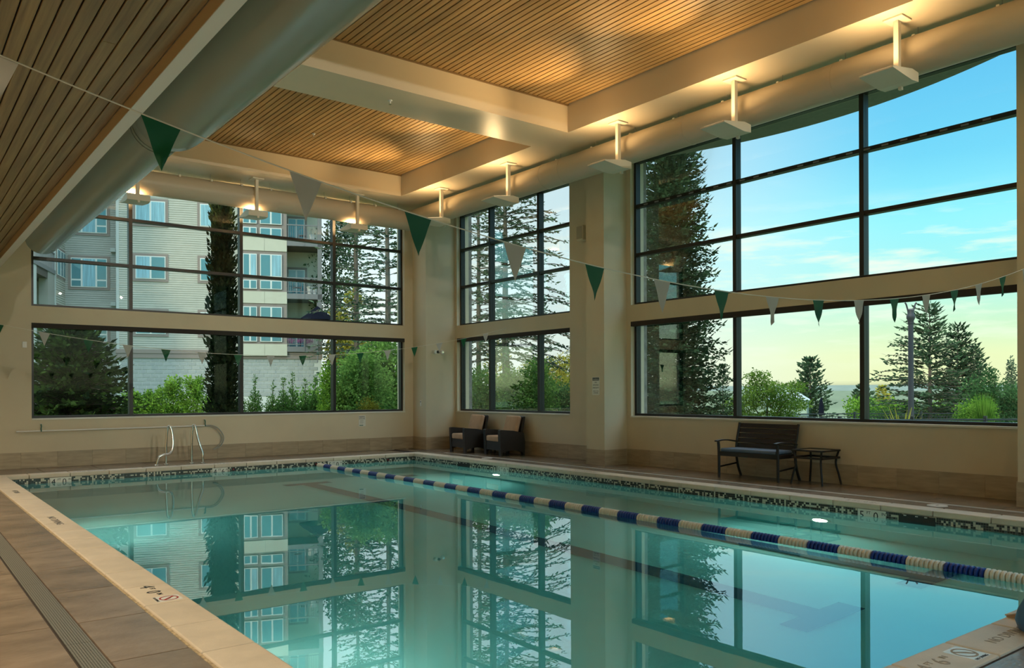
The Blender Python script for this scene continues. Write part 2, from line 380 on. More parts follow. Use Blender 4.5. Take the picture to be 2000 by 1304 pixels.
for k in range(12):
    a = -3.9+k*1.8
    o = obj('drain_grate', box(GX0, GX1, a, min(a+1.797, WA-.05), -.012, .001), metal_grate, floor)
    if a < 15: obj('drain_channel', box(RX0, RX1, a, min(a+1.797, WA-.05), -.012, .001), mat('drain_channel_grey', (.42, .42, .40), .4) if k == 0 else MATS['drain_channel_grey'], floor)
# open soft joint between coping and deck on the left, sand coloured
obj('expansion_joint', box(PX0-CW-.020, PX0-CW-.002, PY0-CW, WA, -.012, -.006), mat('joint_sand', (.42, .33, .20), .9, var=.5, scale=(40, 40, 40)), floor)

# ---- stone tile baseboards
def baseboard(name, label, pieces):
    s = struct(name, label); cache = {}
    for (x0, x1, y0, y1) in pieces:
        k = (round(x1-x0, 3), round(y1-y0, 3))
        if k not in cache: cache[k] = mesh_from_bm('tile', box(-k[0]/2, k[0]/2, -k[1]/2, k[1]/2, 0, .298, bev=.0015))
        place('tile', cache[k], base_tile, s, loc=((x0+x1)/2, (y0+y1)/2, .001))
def runx(x0, x1, y, n): return [(x0+(x1-x0)*i/n+.0012, x0+(x1-x0)*(i+1)/n-.0012, y-.012, y) for i in range(n)]
def runy(y0, y1, x, n): return [(x-.012, x, y0+(y1-y0)*i/n+.0012, y0+(y1-y0)*(i+1)/n-.0012) for i in range(n)]
baseboard('baseboard_back', 'travertine tile baseboard along the back wall', runx(-4, 10.498, WA, 24))
baseboard('baseboard_right', 'travertine tile baseboard along the right window wall', runy(11.572, 17.01, WB, 9) + runy(4.04, 11.066, WB, 12) + runy(-4, 3.43, WB, 12))
baseboard('baseboard_columns', 'travertine tile plinths around the columns',
          runy(17.02, WA-.014, 10.51, 1) + runx(10.51, WB-.014, 17.03, 1) + runy(11.06, 11.58, 10.76, 1) + runx(10.762, WB-.014, 11.08, 1) + runy(3.45, 4.034, 10.76, 1) + runx(10.762, WB-.014, 3.45, 1))
obj('plinth_side', box(10.76, WB-.014, 4.02, 4.034, 0, .298), base_tile, bpy.data.objects['baseboard_columns'])
obj('plinth_side', box(10.76, WB-.014, 11.57, 11.582, 0, .298), base_tile, bpy.data.objects['baseboard_columns'])

# ---- windows
def window(name, plane, u0, u1, z0, z1, mull, trans, valance, label, sill=True, inset=.10, dashes=False):
    s = struct(name, label)
    def B(bm, a, b, z, zz, d0=inset, d1=inset+.12):
        if plane == 'A': bx(bm, a, b, WA+d0, WA+d1, z, zz)
        else: bx(bm, WB+d0, WB+d1, a, b, z, zz)
    def part(n, m, *a, **k):
        bm = NB(); B(bm, *a, **k); return obj(n, bm, m, s)
    fz1 = z1
    part('frame_rail', frame_m, u0, u1, z0, z0+.045); part('frame_rail', frame_m, u0, u1, fz1-.05, fz1)
    part('frame_jamb', frame_m, u0, u0+.05, z0+.045, fz1-.05); part('frame_jamb', frame_m, u1-.05, u1, z0+.045, fz1-.05)
    for x in mull: part('mullion', frame_m, x-.035, x+.035, z0+.045, fz1-.05, d0=inset-.01, d1=inset+.13)
    us = [u0+.05] + sum([[x-.035, x+.035] for x in mull], []) + [u1-.05]
    zs = [z0+.045] + sum([[t-.03, t+.03] for t in trans], []) + [fz1-.05]
    for i in range(0, len(us), 2):
        for t in trans: part('transom', frame_m, us[i], us[i+1], t-.03, t+.03)
        for j in range(0, len(zs), 2): part('pane', pane_m, us[i], us[i+1], zs[j], zs[j+1], d0=inset+.055, d1=inset+.063)
    if valance: part('shade_valance', blind_m, u0, u1, z1-.09, z1+.0, d0=-.005, d1=inset+.0)
    if sill:
        part('sill', trim_paint, u0, u1, z0-.028, z0, d0=-.022, d1=inset)
    if dashes:  # grey blocks stand for reflections along the upper transom
        bm = NB()
        for k in range(24):
            u = u0+.12+k*(u1-u0-.2)/24
            if k % 12 in (0,): continue
            B(bm, u, u+.10, trans[-1]-.018, trans[-1]+.008, d0=inset-.006, d1=inset+.002)
        obj('reflection_dash', bm, mat('reflection_dash_grey', (.22, .22, .22), .5), s, kind='stuff')
    return s
window('window_1', 'A', 2.22, 10.27, ZL0+.028, ZL1, (3.98, 6.23, 8.43), (), True, 'lower back window band with a dark shade housing, hedge outside')
window('window_2', 'A', 2.22, 10.27, ZU0, ZU1, (3.98, 6.23, 8.43), (3.975, 4.905), False, 'upper back window grid in front of the apartment house', sill=False)
window('window_3', 'B', 12.72, 16.94, ZL0+.028, ZL1, (13.86, 15.68), (), True, 'lower window of three panes behind the wicker armchairs')
window('window_4', 'B', 12.72, 16.94, ZU0, ZU1, (13.86, 15.68), (4.02, 4.945), False, 'upper window of nine panes near the far corner', sill=False)
window('window_5', 'B', 4.19, 10.965, ZL0+.028, ZL1, (6.36, 8.63), (), True, 'wide lower window above the dark bench')
window('window_6', 'B', 4.19, 10.965, ZU0, ZU1, (6.36, 8.63), (4.02, 4.95), False, 'tall upper window of blue sky at the right', sill=False, dashes=True)
window('window_7', 'B', -3.0, 3.3, ZL0+.028, ZL1, (-.9, 1.2), (), True, 'lower window right of the picture edge')
window('window_8', 'B', -3.0, 3.3, ZU0, ZU1, (-.9, 1.2), (4.02, 4.95), False, 'upper window right of the picture edge', sill=False)
# roof eave outside the right windows, bowed outward
bm = NB(); pts = [(WB+TH, 14.0), (WB+TH, 1.0)]
pts += [(12.76-.0655*(7.75-y)**2, y) for y in np.linspace(3.85, 11.65, 25)]
prism(bm, pts, 6.0, 6.3)
tag(obj('roof_eave', bm, mat('eave_grey_green', (.20, .22, .19), .8, var=.12, scale=(12, 12, 12))), 'grey bowed roof overhang outside the tall right window', kind='structure')
# rough stone cladding seen at the window edges outside
for k, (a, b) in enumerate(((16.95, 18.0), (10.98, 12.70), (3.31, 4.18))):
    tag(obj('exterior_cladding', box(WB+TH, WB+TH+.10, a, b, -.3, 6.4), ext_wall), None, kind='structure')

# ================================================================== THE POOL
WZ = -.155                                        # water level
pool = thing('swimming_pool', 'long indoor swimming pool edged with pale stone and a mosaic waterline', 'pool', (5.65, 9.1, 0))
bm = NB()
zl, zr = -1.38, -1.62                             # 4 ft on the left side, 5 ft on the right
vs = {}
for i, (x, zf) in enumerate(((PX0, zl), (PX1, zr))):
    for j, y in enumerate((PY0, PY1)):
        vs[i, j, 0] = bm.verts.new((x, y, -.07)); vs[i, j, 1] = bm.verts.new((x, y, zf))
F = bm.faces.new
F((vs[0, 0, 1], vs[1, 0, 1], vs[1, 1, 1], vs[0, 1, 1]))
F((vs[0, 0, 0], vs[0, 0, 1], vs[0, 1, 1], vs[0, 1, 0])); F((vs[1, 0, 1], vs[1, 0, 0], vs[1, 1, 0], vs[1, 1, 1]))
F((vs[0, 0, 1], vs[0, 0, 0], vs[1, 0, 0], vs[1, 0, 1])); F((vs[0, 1, 0], vs[0, 1, 1], vs[1, 1, 1], vs[1, 1, 0]))
sh = obj('pool_shell', bm, plaster, pool)
md = sh.modifiers.new('thick', 'SOLIDIFY'); md.thickness = .2; md.offset = -1
# lane lines with T ends on the floor
def zfloor(x): return zl+(zr-zl)*(x-PX0)/(PX1-PX0)
for lx in (6.34, 8.25):
    bm = NB(); z = zfloor(lx)
    bx(bm, lx-.14, lx+.14, 3.75, 14.65, z+.02, z+.032); bx(bm, lx-.45, lx+.45, 14.40, 14.65, z+.021, z+.0325); bx(bm, lx-.45, lx+.45, 3.75, 4.0, z+.021, z+.0325)
    obj('lane_line', bm, lane_m, pool)
# coping stones
cst = {}
def coping(cx, cy_, w, d):
    k = (round(w, 3), round(d, 3))
    if k not in cst: cst[k] = mesh_from_bm('coping_stone', box(-w/2, w/2, -d/2, d/2, -.072, 0, bev=.012, seg=2))
    place('coping_stone', cst[k], cop_m, pool, smooth=False, loc=Vector((cx, cy_, 0))-wloc(pool))
g = .008
y = PY0-CW
k = 0
def cells(a, b, start, pitch):
    e = [a]; t = start
    while t > a: t -= pitch
    t += pitch
    while t < b-.02:
        if t > a+.02: e.append(t)
        t += pitch
    e.append(b); return list(zip(e, e[1:]))
for a, b in cells(PY0, PY1, 4.518, .6075): coping(PX0-CW/2, (a+b)/2, CW, b-a-g)
for a, b in cells(PY0, PY1, 3.877, .6285): coping(PX1+CW/2, (a+b)/2, CW, b-a-g)
for a, b in cells(PX0-CW, PX1+CW, 2.0, .63): coping((a+b)/2, PY1+CW/2+.0025, b-a-g, CW-g)
for a, b in cells(PX0-CW, PX1+CW, 4.08, .5925): coping((a+b)/2, PY0-CW/2-.0025, b-a-g, CW-g)
# mosaic waterline
bm = NB(); P = .0268; rows = 5; RM = random.Random(3)
def mosaic_run(n, fn):
    """fn(i0, i1, r0, r1) -> four corners + inward normal"""
    grid = [[None]*rows for _ in range(n)]
    i = 0
    for i in range(n):
        for r in range(rows):
            q = RM.random(); dk = .62 if r % 2 == 0 else .42
            grid[i][r] = 0 if q < dk else (1 if q < dk+.10 else 2)
    for i in range(n):
        for r in range(rows):
            c, nn = fn(i+.04, i+.96, r+.04, r+.96)
            off = Vector(nn)*.003
            lo = [bm.verts.new(Vector(p)) for p in c]; hi = [bm.verts.new(Vector(p)+off) for p in c]
            f = bm.faces.new(hi); f.material_index = grid[i][r]
            for q in range(4):
                s = bm.faces.new((lo[q], lo[(q+1) % 4], hi[(q+1) % 4], hi[q])); s.material_index = grid[i][r]
ZT = -.073
gapsR = [(5.40, 4.94), (12.95, 12.55), (4.92, 4.46), (14.38, 13.93)]
def skipper(gaps): return lambda t: any(b-.012 < t < a+.012 for a, b in gaps)
nR = int((PY1-PY0)/P); nF = int((PX1-PX0)/P)
mosaic_run(nR, lambda a, b, r, s: ([(PX1, PY0+b*P, ZT-r*P), (PX1, PY0+a*P, ZT-r*P), (PX1, PY0+a*P, ZT-s*P), (PX1, PY0+b*P, ZT-s*P)][::-1], (-1, 0, 0)))
mosaic_run(nF, lambda a, b, r, s: ([(PX0+a*P, PY1, ZT-r*P), (PX0+b*P, PY1, ZT-r*P), (PX0+b*P, PY1, ZT-s*P), (PX0+a*P, PY1, ZT-s*P)][::-1], (0, -1, 0)))
mosaic_run(nR, lambda a, b, r, s: ([(PX0, PY0+a*P, ZT-r*P), (PX0, PY0+b*P, ZT-r*P), (PX0, PY0+b*P, ZT-s*P), (PX0, PY0+a*P, ZT-s*P)][::-1], (1, 0, 0)))
mosaic_run(nF, lambda a, b, r, s: ([(PX0+b*P, PY0, ZT-r*P), (PX0+a*P, PY0, ZT-r*P), (PX0+a*P, PY0, ZT-s*P), (PX0+b*P, PY0, ZT-s*P)][::-1], (0, 1, 0)))
bmesh.ops.recalc_face_normals(bm, faces=bm.faces)
o = obj('mosaic_tile', bm, [moz_dark, moz_mid, moz_pale], pool, kind='stuff')
gm = NB()
for a in ((PX1-.001, PX1+.05, PY0, PY1), (PX0-.05, PX0+.001, PY0, PY1), (PX0, PX1, PY1-.001, PY1+.05), (PX0, PX1, PY0-.05, PY0+.001)): bx(gm, *a, ZT-.14, ZT+.003)
obj('waterline_grout', gm, mat('grout_pale', (.36, .36, .30), .8), pool)
# depth markers on the waterline: white tiles with black lettering
def marker(parts, wall, a0):
    """wall 'F' far (reads along +x), 'R' right (reads along -y)"""
    w = sum(p[2] for p in parts)
    if wall == 'F':
        t = obj('depth_marker', box(a0, a0+w, PY1-.006, PY1, ZT-.135, ZT), white_tile, pool); org = lambda d, z: (a0+d, PY1-.0072, z); u, v = (1, 0, 0), (0, 0, 1)
    else:
        t = obj('depth_marker', box(PX1-.006, PX1, a0-w, a0, ZT-.135, ZT), white_tile, pool); org = lambda d, z: (PX1-.0072, a0-d, z); u, v = (0, -1, 0), (0, 0, 1)
    d = .02
    for s, size, adv in parts:
        zz = ZT-.018-size*.72
        text(s, size, ink, t, org(d, zz), u, v); d += adv
    return t
marker((('4', .135, .095), ('FT', .05, .075), ('0', .135, .095), ('IN', .05, .07)), 'F', 2.31)
marker((('4', .135, .095), ('FT', .05, .06), ('6', .135, .085), ('IN', .05, .06)), 'F', 5.10)
marker((('5', .135, .095), ('FT', .05, .075), ('0', .135, .095), ('IN', .05, .07)), 'F', 7.53)
marker((('5', .135, .095), ('FT', .05, .085), ('0', .135, .105), ('IN', .05, .075)), 'R', 5.42)
marker((('5', .135, .095), ('FT', .05, .085), ('0', .135, .105), ('IN', .05, .075)), 'R', 12.96)
# round eyelet cups in the far waterline
for x in (5.51, 7.262, 8.98):
    bm = NB(); cyl(bm, (x, PY1+.01, -.115), (x, PY1-.012, -.115), .038, 16)
    e = obj('rope_anchor_cup', bm, black_plastic, pool)
    bm = NB(); cyl(bm, (x, PY1-.012, -.115), (x, PY1-.016, -.115), .016, 10); obj('anchor_pin', bm, mat('anchor_red', (.30, .02, .02), .4) if 'anchor_red' not in MATS else MATS['anchor_red'], e)
# skimmer mouths on the right side
for a, b in ((4.47, 4.90), (13.94, 14.36)):
    bm = NB(); bx(bm, PX1-.012, PX1+.03, a, b, -.30, ZT-.006)
    s = obj('skimmer_mouth', bm, black_plastic, pool)
    for k in (.25, .5, .82): obj('weir_tab', box(PX1-.016, PX1-.012, a+(b-a)*k-.016, a+(b-a)*k+.016, ZT-.020, ZT-.010), white_plastic, s)
# underwater lamps
def pool_lamp(x, y, z, nx):
    s = 1 if nx > 0 else -1
    bm = NB(); tube(bm, [(x, y, z), (x+s*.02, y, z)], .13, 20, radii=[.13, .12]); h = obj('pool_lamp', bm, chrome, pool)
    bm = NB(); tube(bm, [(x+s*.02, y, z), (x+s*.034, y, z)], .09, 20, radii=[.10, .06]); obj('lens', bm, pool_lens, h)
    l = bpy.data.lights.new('pool_lamp_light', 'AREA'); l.shape = 'DISK'; l.size = .20; l.energy = POOL_W; l.color = (.92, 1, .86); l.spread = PI
    lo = bpy.data.objects.new('pool_lamp_light', l); C.objects.link(lo); lo.parent = h; lo.location = Vector((x+s*.045, y, z))-wloc(h)
    lo.rotation_euler = Vector((s, 0, 0)).to_track_quat('-Z', 'Y').to_euler()
for a in ((PX1, 5.92, -.92, -1), (PX1, 12.96, -.92, -1), (PX0, 11.3, -.85, 1), (PX0, 5.15, -.85, 1)): pool_lamp(*a)
# lettering set into the coping
T = text
lx = Vector((0, -1, 0)); lv = Vector((1, 0, 0))
T('NO DIVING', .105, greyink, pool, (1.47, 10.55, .0012), lx, lv, sx=1.28)
T('4', .14, ink, pool, (1.46, 6.31, .0012), lx, lv); T('FT', .05, ink, pool, (1.51, 6.225, .0012), lx, lv)
T('0', .14, ink, pool, (1.46, 6.125, .0012), lx, lv); T('IN', .05, ink, pool, (1.51, 6.03, .0012), lx, lv)
T('4 FT 0 IN', .10, greyink, pool, (1.47, 13.75, .0012), lx, lv)
def no_dive_tile(cx, cy_, u, v, w=.17, ring=redink, cap=True):
    """small square tile: ring with a slash over a diving figure, caption bar below"""
    u = Vector(u); v = Vector(v)
    def pt(a, b, z=0): return Vector((cx, cy_, .0008+z)) + u*a + v*b
    bm = NB(); q = [pt(-w/2, -w*.62), pt(w/2, -w*.62), pt(w/2, w*.5), pt(-w/2, w*.5)]
    lo = [bm.verts.new(p-Vector((0, 0, .004))) for p in q]; hi = [bm.verts.new(p) for p in q]; bm.faces.new(hi)
    for i in range(4): bm.faces.new((lo[i], lo[(i+1) % 4], hi[(i+1) % 4], hi[i]))
    bmesh.ops.recalc_face_normals(bm, faces=bm.faces)
    t = obj('no_diving_tile', bm, white_tile, pool)
    bm = NB(); n = 24
    r0, r1 = w*.34, w*.42
    a = [bm.verts.new(pt(r0*math.cos(2*PI*k/n), r0*math.sin(2*PI*k/n), .0008)) for k in range(n)]; b = [bm.verts.new(pt(r1*math.cos(2*PI*k/n), r1*math.sin(2*PI*k/n), .0008)) for k in range(n)]
    for k in range(n): bm.faces.new((a[k], b[k], b[(k+1) % n], a[(k+1) % n]))
    d = .7071; e = w*.04
    bm.faces.new([bm.verts.new(pt(x, y_, .001)) for x, y_ in ((-r0*d-e, r0*d-e), (-r0*d+e, r0*d+e), (r0*d+e, -r0*d+e), (r0*d-e, -r0*d-e))])
    obj('prohibition_ring', bm, ring, t)
    bm = NB()
    bm.faces.new([bm.verts.new(pt(x*w, y_*w, .0007)) for x, y_ in ((-.2, .14), (-.16, .2), (.12, .02), (.24, -.16), (.18, -.18), (.04, -.06))])
    bm.faces.new([bm.verts.new(pt(w*(.22+.05*math.cos(k)), w*(-.2+.05*math.sin(k)), .0007)) for k in np.linspace(0, 2*PI, 9)[:-1]])
    obj('diving_figure', bm, ink, t)
    if cap: text('NO DIVING', w*.16, ink, t, pt(-w*.42, -w*.60, .0007), u, v)
no_dive_tile(1.545, 5.845, lx, lv, .15)
nu, nv = Vector((-1, 0, 0)), Vector((0, -1, 0))
nu, nv = Vector((1, 0, 0)), Vector((0, 1, 0))
T('4', .14, engraved, pool, (4.12, 1.93, .0012), nu, nv); T('FT', .05, engraved, pool, (4.21, 1.985, .0012), nu, nv); T('6', .14, engraved, pool, (4.28, 1.93, .0012), nu, nv); T('IN', .05, engraved, pool, (4.37, 1.985, .0012), nu, nv)
no_dive_tile(4.56, 1.965, nu, nv, .16, ring=engraved)
T('NO DIVING', .09, engraved, pool, (4.86, 1.93, .0012), nu, nv)
T('5 FT 0 IN', .11, engraved, pool, (9.74, 5.65, .0012), (0, -1, 0), (1, 0, 0)); T('NO DIVING', .11, engraved, pool, (9.74, 10.85, .0012), (0, -1, 0), (1, 0, 0))
T('NO DIVING', .09, greyink, pool, (2.75, 16.28, .0012), (1, 0, 0), (0, 1, 0)); T('4 FT 6 IN', .09, greyink, pool, (5.15, 16.28, .0012), (1, 0, 0), (0, 1, 0))
# two small white discs on the pool floor
for x, y in ((6.2, 2.75), (6.95, 2.75)):
    bm = NB(); lathe(bm, [(.06, zfloor(x)), (.06, zfloor(x)+.02), (.02, zfloor(x)+.03)], (x, y), 14); obj('floor_disc', bm, white_plastic, pool)
# water body: one closed volume that reaches a little into the shell
bm = NB(); bx(bm, PX0-.03, PX1+.03, PY0-.03, PY1+.03, -1.75, WZ)
wt = obj('pool_water', bm, water_m); tag(wt, 'still teal pool water mirroring the windows', 'water', kind='stuff')
# skimmer lids in the deck
for x, y, lab in ((10.125, 4.67, 'round white skimmer lid in the right deck near the picture edge'), (10.12, 13.97, 'round white skimmer lid in the deck in front of the armchairs')):
    bm = NB(); lathe(bm, [(.115, -.002), (.115, .004), (.10, .006)], (x, y), 24); l = obj('skimmer_lid', bm, white_plastic); tag(l, lab, 'lid')
    bm = NB(); bx(bm, x-.03, x+.03, y-.008, y+.008, .0045, .0075); obj('lid_slot', bm, greyink, l)

# ---- lane rope of blue and white floats
rope = thing('lane_rope', 'floating lane rope of alternating blue and white discs across the pool', 'lane rope', (7.27, 9.1, WZ))
bm = NB(); tube(bm, [(7.27, PY1-.02, WZ+.012), (7.27, PY0+.05, WZ+.012)], .005, 6); obj('cable', bm, rope_m, rope)
def floatmesh(name):
    bm = NB()
    prof = [(.018, -.019), (.042, -.0185), (.056, -.009), (.056, .009), (.042, .0185), (.018, .019)]
    rings = [[bm.verts.new((r*math.cos(2*PI*k/14), z, r*math.sin(2*PI*k/14))) for k in range(14)] for r, z in prof]
    for i in range(len(prof)-1):
        for k in range(14): bm.faces.new((rings[i][k], rings[i+1][k], rings[i+1][(k+1) % 14], rings[i][(k+1) % 14]))
    bm.faces.new(rings[0]); bm.faces.new(rings[-1][::-1]); bmesh.ops.recalc_face_normals(bm, faces=bm.faces)
    return mesh_from_bm(name, bm)
fb, fwm = floatmesh('float'), floatmesh('float')
N8 = 8; fp = .041; i = 0; y0 = 16.08; far = {0: [], 1: []}
while y0-i*fp > PY0+.12:
    blue = (i//N8) % 2; yy = y0-(i+.5)*fp
    if i < 48: far[blue].append(yy)           # the farthest discs are only a pixel or two wide: joined
    else: place('float', fb if blue else fwm, float_blue if blue else float_white, rope, smooth=True, loc=Vector((7.27, yy, WZ+.018))-wloc(rope))
    i += 1
for c, ysf in far.items():
    bm = NB()
    for yy in ysf:
        tmp = bmesh.new(); tmp.from_mesh(fb); bmesh.ops.translate(tmp, verts=tmp.verts, vec=(7.27, yy, WZ+.018)); mtmp = bpy.data.meshes.new('tmp'); tmp.to_mesh(mtmp); tmp.free(); bm.from_mesh(mtmp); bpy.data.meshes.remove(mtmp)
    obj('far_float', bm, float_blue if c else float_white, rope, smooth=True, kind='stuff')

# ================================================================== DUCTS
def duct_ring(bm, p, axis, r, w=.03, t=.006, seg=32):
    d = Vector(axis); tube(bm, [Vector(p)-d*w/2, Vector(p)+d*w/2], r+t, seg, cap=True)
DZ, DR, DAY, DBX = 5.51, .235, 16.95, 10.06
dA = thing('air_duct', 'round beige ventilation duct along the back wall under the soffit', 'duct', (6, DAY, DZ))
bm = NB(); tube(bm, [(1.95, DAY, DZ), (DBX-.06, DAY, DZ), (DBX, DAY-.06, DZ), (DBX, 11.9, DZ)], DR, 40)
# the two runs are one bent duct up to the first flange; the rest is the right run
o = obj('duct_run', bm, duct_paint, dA, smooth=True)
bm = NB()
for x in (4.2, 6.7, 8.9): duct_ring(bm, (x, DAY, DZ), (1, 0, 0), DR, .02, .003)
obj('seam_ring', bm, duct_paint, dA, smooth=True, kind='stuff')
for k in range(10):
    x = 4.05+k*.62
    bm = NB(); tube(bm, [(x, DAY-.10, DZ+DR-.02), (x, DAY-.10, SOF)], .004, 5); h = obj('hanger_rod', bm, mat('rod_grey', (.3, .3, .3), .5) if 'rod_grey' not in MATS else MATS['rod_grey'], dA)
    bm = NB(); bx(bm, x-.022, x+.022, DAY-.20, DAY-.15, DZ+DR-.065, DZ+DR-.02, bev=.008); obj('duct_clip', bm, fixture_m, h)
dB = thing('air_duct', 'round beige ventilation duct along the right window wall', 'duct', (DBX, 6, DZ))
bm = NB(); tube(bm, [(DBX, 11.9, DZ), (DBX, -3.9, DZ)], DR+.004, 40); obj('duct_run', bm, duct_paint, dB, smooth=True)
bm = NB()
for y in (11.9, 11.35, 8.4, 5.9, 3.1): duct_ring(bm, (DBX, y, DZ), (0, 1, 0), DR, .03, .008)
obj('seam_ring', bm, duct_paint, dB, smooth=True, kind='stuff')
for k in range(13):
    y = 11.5-k*.95
    bm = NB(); tube(bm, [(DBX+.0, y, DZ+DR-.01), (DBX+.0, y, SOF)], .005, 5); h = obj('hanger_rod', bm, MATS['rod_grey'], dB)
    bm = NB(); bx(bm, DBX-.13, DBX-.09, y-.02, y+.02, DZ+DR-.05, DZ+DR-.01, bev=.006); obj('duct_clip', bm, fixture_m, h)
# thick duct beside the low ceiling, stepping down to a thinner one
LXc, LZc = 2.29, 4.19
dL = thing('air_duct', 'thick grey-green duct hanging beside the low wood ceiling', 'duct', (LXc, 6, LZc))
bm = NB(); tube(bm, [(LXc, -3.9, LZc), (LXc, 8.35, LZc), (LXc, 8.55, LZc), (LXc, 8.62, LZc)], .375, 48, radii=[.375, .375, .365, .33]); obj('duct_run', bm, duct_green, dL, smooth=True)
bm = NB(); tube(bm, [(LXc, 8.5, LZc), (LXc, 16.72, LZc), (LXc, 16.80, LZc)], .285, 40, radii=[.285, .285, .275]); obj('thin_duct_run', bm, duct_green, dL, smooth=True)
bm = NB()
for y in (8.9, 8.98): duct_ring(bm, (LXc, y, LZc), (0, 1, 0), .285, .02, .008)
obj('seam_ring', bm, duct_green, dL, smooth=True)
for k in range(7):
    y = 15.9-k*2.4; r = .285 if y > 8.6 else .375
    bm = NB(); tube(bm, [(LXc, y, LZc+r-.01), (LXc, y, SOF)], .006, 5); obj('hanger_rod', bm, MATS['rod_grey'], dL)

# ================================================================== UPLIGHTS on stems
def uplight_proto():
    """local: stem at origin (ceiling at z 0), arm towards -x"""
    t = thing('uplight', '', 'light', (0, 0, 0))
    bm = NB(); bx(bm, -.12, .12, -.12, .12, -.022, 0, bev=.003); obj('ceiling_plate', bm, fixture_m, t, local=True)
    bm = NB(); bx(bm, -.036, .036, -.03, .03, -.68, -.022, bev=.003); obj('stem', bm, fixture_m, t, local=True)
    bm = NB(); prism(bm, [(.10, -.79), (.10, -.68), (-.05, -.665), (-.50, -.735), (-.50, -.755), (-.06, -.80)], -.205, .205, 'y'); h = obj('lamp_head', bm, fixture_m, t, local=True)
    bm = NB(); prism(bm, [(-.09, -.668), (-.47, -.728), (-.47, -.722), (-.09, -.662)], -.17, .17, 'y'); obj('lens', bm, lens_m, h, local=True)
    bm = NB(); bx(bm, .055, .10, -.02, .02, -.83, -.79); obj('bracket_tab', bm, fixture_m, h, local=True)
    l = bpy.data.lights.new('uplight_light', 'AREA'); l.shape = 'RECTANGLE'; l.size = .13; l.size_y = .32; l.energy = UPLIGHT_W; l.color = WARM; l.spread = 2.75
    lo = bpy.data.objects.new('uplight_light', l); C.objects.link(lo); lo.parent = h; lo.location = (-.36, 0, -.68)
    lo.rotation_euler = Vector((-.25, 0, 1)).to_track_quat('-Z', 'Y').to_euler()
    l2 = bpy.data.lights.new('uplight_beam', 'SPOT'); l2.energy = BEAM_W; l2.color = WARM; l2.spot_size = 1.15; l2.spot_blend = .9; l2.shadow_soft_size = .03
    l3 = bpy.data.objects.new('uplight_beam', l2); C.objects.link(l3); l3.parent = h; l3.location = (-.30, 0, -.66); l3.rotation_euler = Vector((-2.1, 0, 1)).to_track_quat('-Z', 'Y').to_euler()
    return t
up0 = uplight_proto()
ups = [(3.86, 16.65, -PI/2, 'leftmost white uplight on the back wall side, half behind the thick duct'), (6.17, 16.65, -PI/2, 'white uplight in the middle of the back wall row'),
       (8.48, 16.65, -PI/2, 'white uplight of the back wall row closest to the far corner'),
       (9.69, 15.04, 0, 'first white uplight right of the far corner, above the armchairs'), (9.68, 12.62, 0, 'white uplight hanging above the upper window of nine panes'),
       (9.66, 9.60, 0, 'white uplight hanging just in front of the column between the right windows'), (9.65, 7.26, 0, 'white uplight over the left mullion of the tall sky window'),
       (9.65, 4.90, 0, 'largest white uplight at the upper right over the sky window')]
for i, (x, y, rz, lab) in enumerate(ups):
    o = up0 if i == 0 else copy_tree(up0)
    o.location = (x, y, SOF); o.rotation_euler = (0, 0, rz)
    tag(o, lab, 'light', 'white uplights on ceiling stems')
for y, w in ((2.5, 'next uplight beyond the right picture edge'), (.1, 'second uplight beyond the right picture edge'), (-2.3, 'last uplight towards the wall behind the near pool end')):
    o = copy_tree(up0); o.location = (9.65, y, SOF); o.rotation_euler = (0, 0, 0); tag(o, w, 'light', 'white uplights on ceiling stems')
# sprinkler heads
for x, y, z, lab in ((6.50, 14.55, TRAY, 'small white sprinkler head on the far wood tray ceiling'), (6.14, 10.96, SOF, 'small white sprinkler head on the soffit between the trays')):
    s = thing('sprinkler', lab, 'sprinkler', (x, y, z))
    bm = NB(); lathe(bm, [(.035, z), (.03, z-.012), (.012, z-.016), (.010, z-.05), (.004, z-.055)], (x, y), 14); obj('head', bm, white_plastic, s)
    bm = NB(); lathe(bm, [(.022, z-.062), (.022, z-.058), (.005, z-.056)], (x, y), 12); obj('deflector', bm, chrome, s)

# ================================================================== PENNANT STRINGS
def pennants(name, label, pts, yv, zfun, flags, ends, w=.163, h=.215):
    s = thing(name, label, 'pennants', (ends[0], yv, zfun(ends[0])))
    n = 60
    bm = NB(); tube(bm, [(ends[0]+(ends[1]-ends[0])*k/n, yv, zfun(ends[0]+(ends[1]-ends[0])*k/n)) for k in range(n+1)], .0035, 5); obj('cord', bm, rope_m, s, smooth=True)
    for i, x in enumerate(flags):
        green = (i % 2 == 0) == pts
        x0, x1 = x-w/2, x+w/2; za, zb = zfun(x0)+.004, zfun(x1)+.004
        bm = NB(); nu_, nv_ = 5, 9; RF = random.Random(i*17+len(flags)); ph = RF.uniform(0, 6); am = RF.uniform(.004, .014)
        G = []
        for j in range(nv_+1):
            t = j/nv_; row = []
            for k in range(nu_+1):
                a = k/nu_
                xx = x0+(x1-x0)*(a*(1-t)+.5*t+RF.uniform(-.001, .001)); zz = za*(1-a)*(1-t)+zb*a*(1-t)+t*((za+zb)/2-h)
                row.append(bm.verts.new((xx, yv+am*t*math.sin(ph+7*t+3*a), zz)))
                if j == nv_ and k == 0: break
            G.append(row)
        for j in range(nv_):
            for k in range(nu_):
                if j == nv_-1: bm.faces.new((G[j][k], G[j][k+1], G[j+1][0]))
                else: bm.faces.new((G[j][k], G[j][k+1], G[j+1][k+1], G[j+1][k]))
        r = bmesh.ops.solidify(bm, geom=bm.faces[:], thickness=.0012)
        p = obj('pennant', bm, flag_green if green else flag_white, s, smooth=True)
        p['label'] = 'green pennant' if green else 'white pennant'
    return s
c1 = lambda x: 2.094+.0268*(x-5.0)**2 if x < 9.4 else 2.094+.0268*(x-5.0)**2-.0 
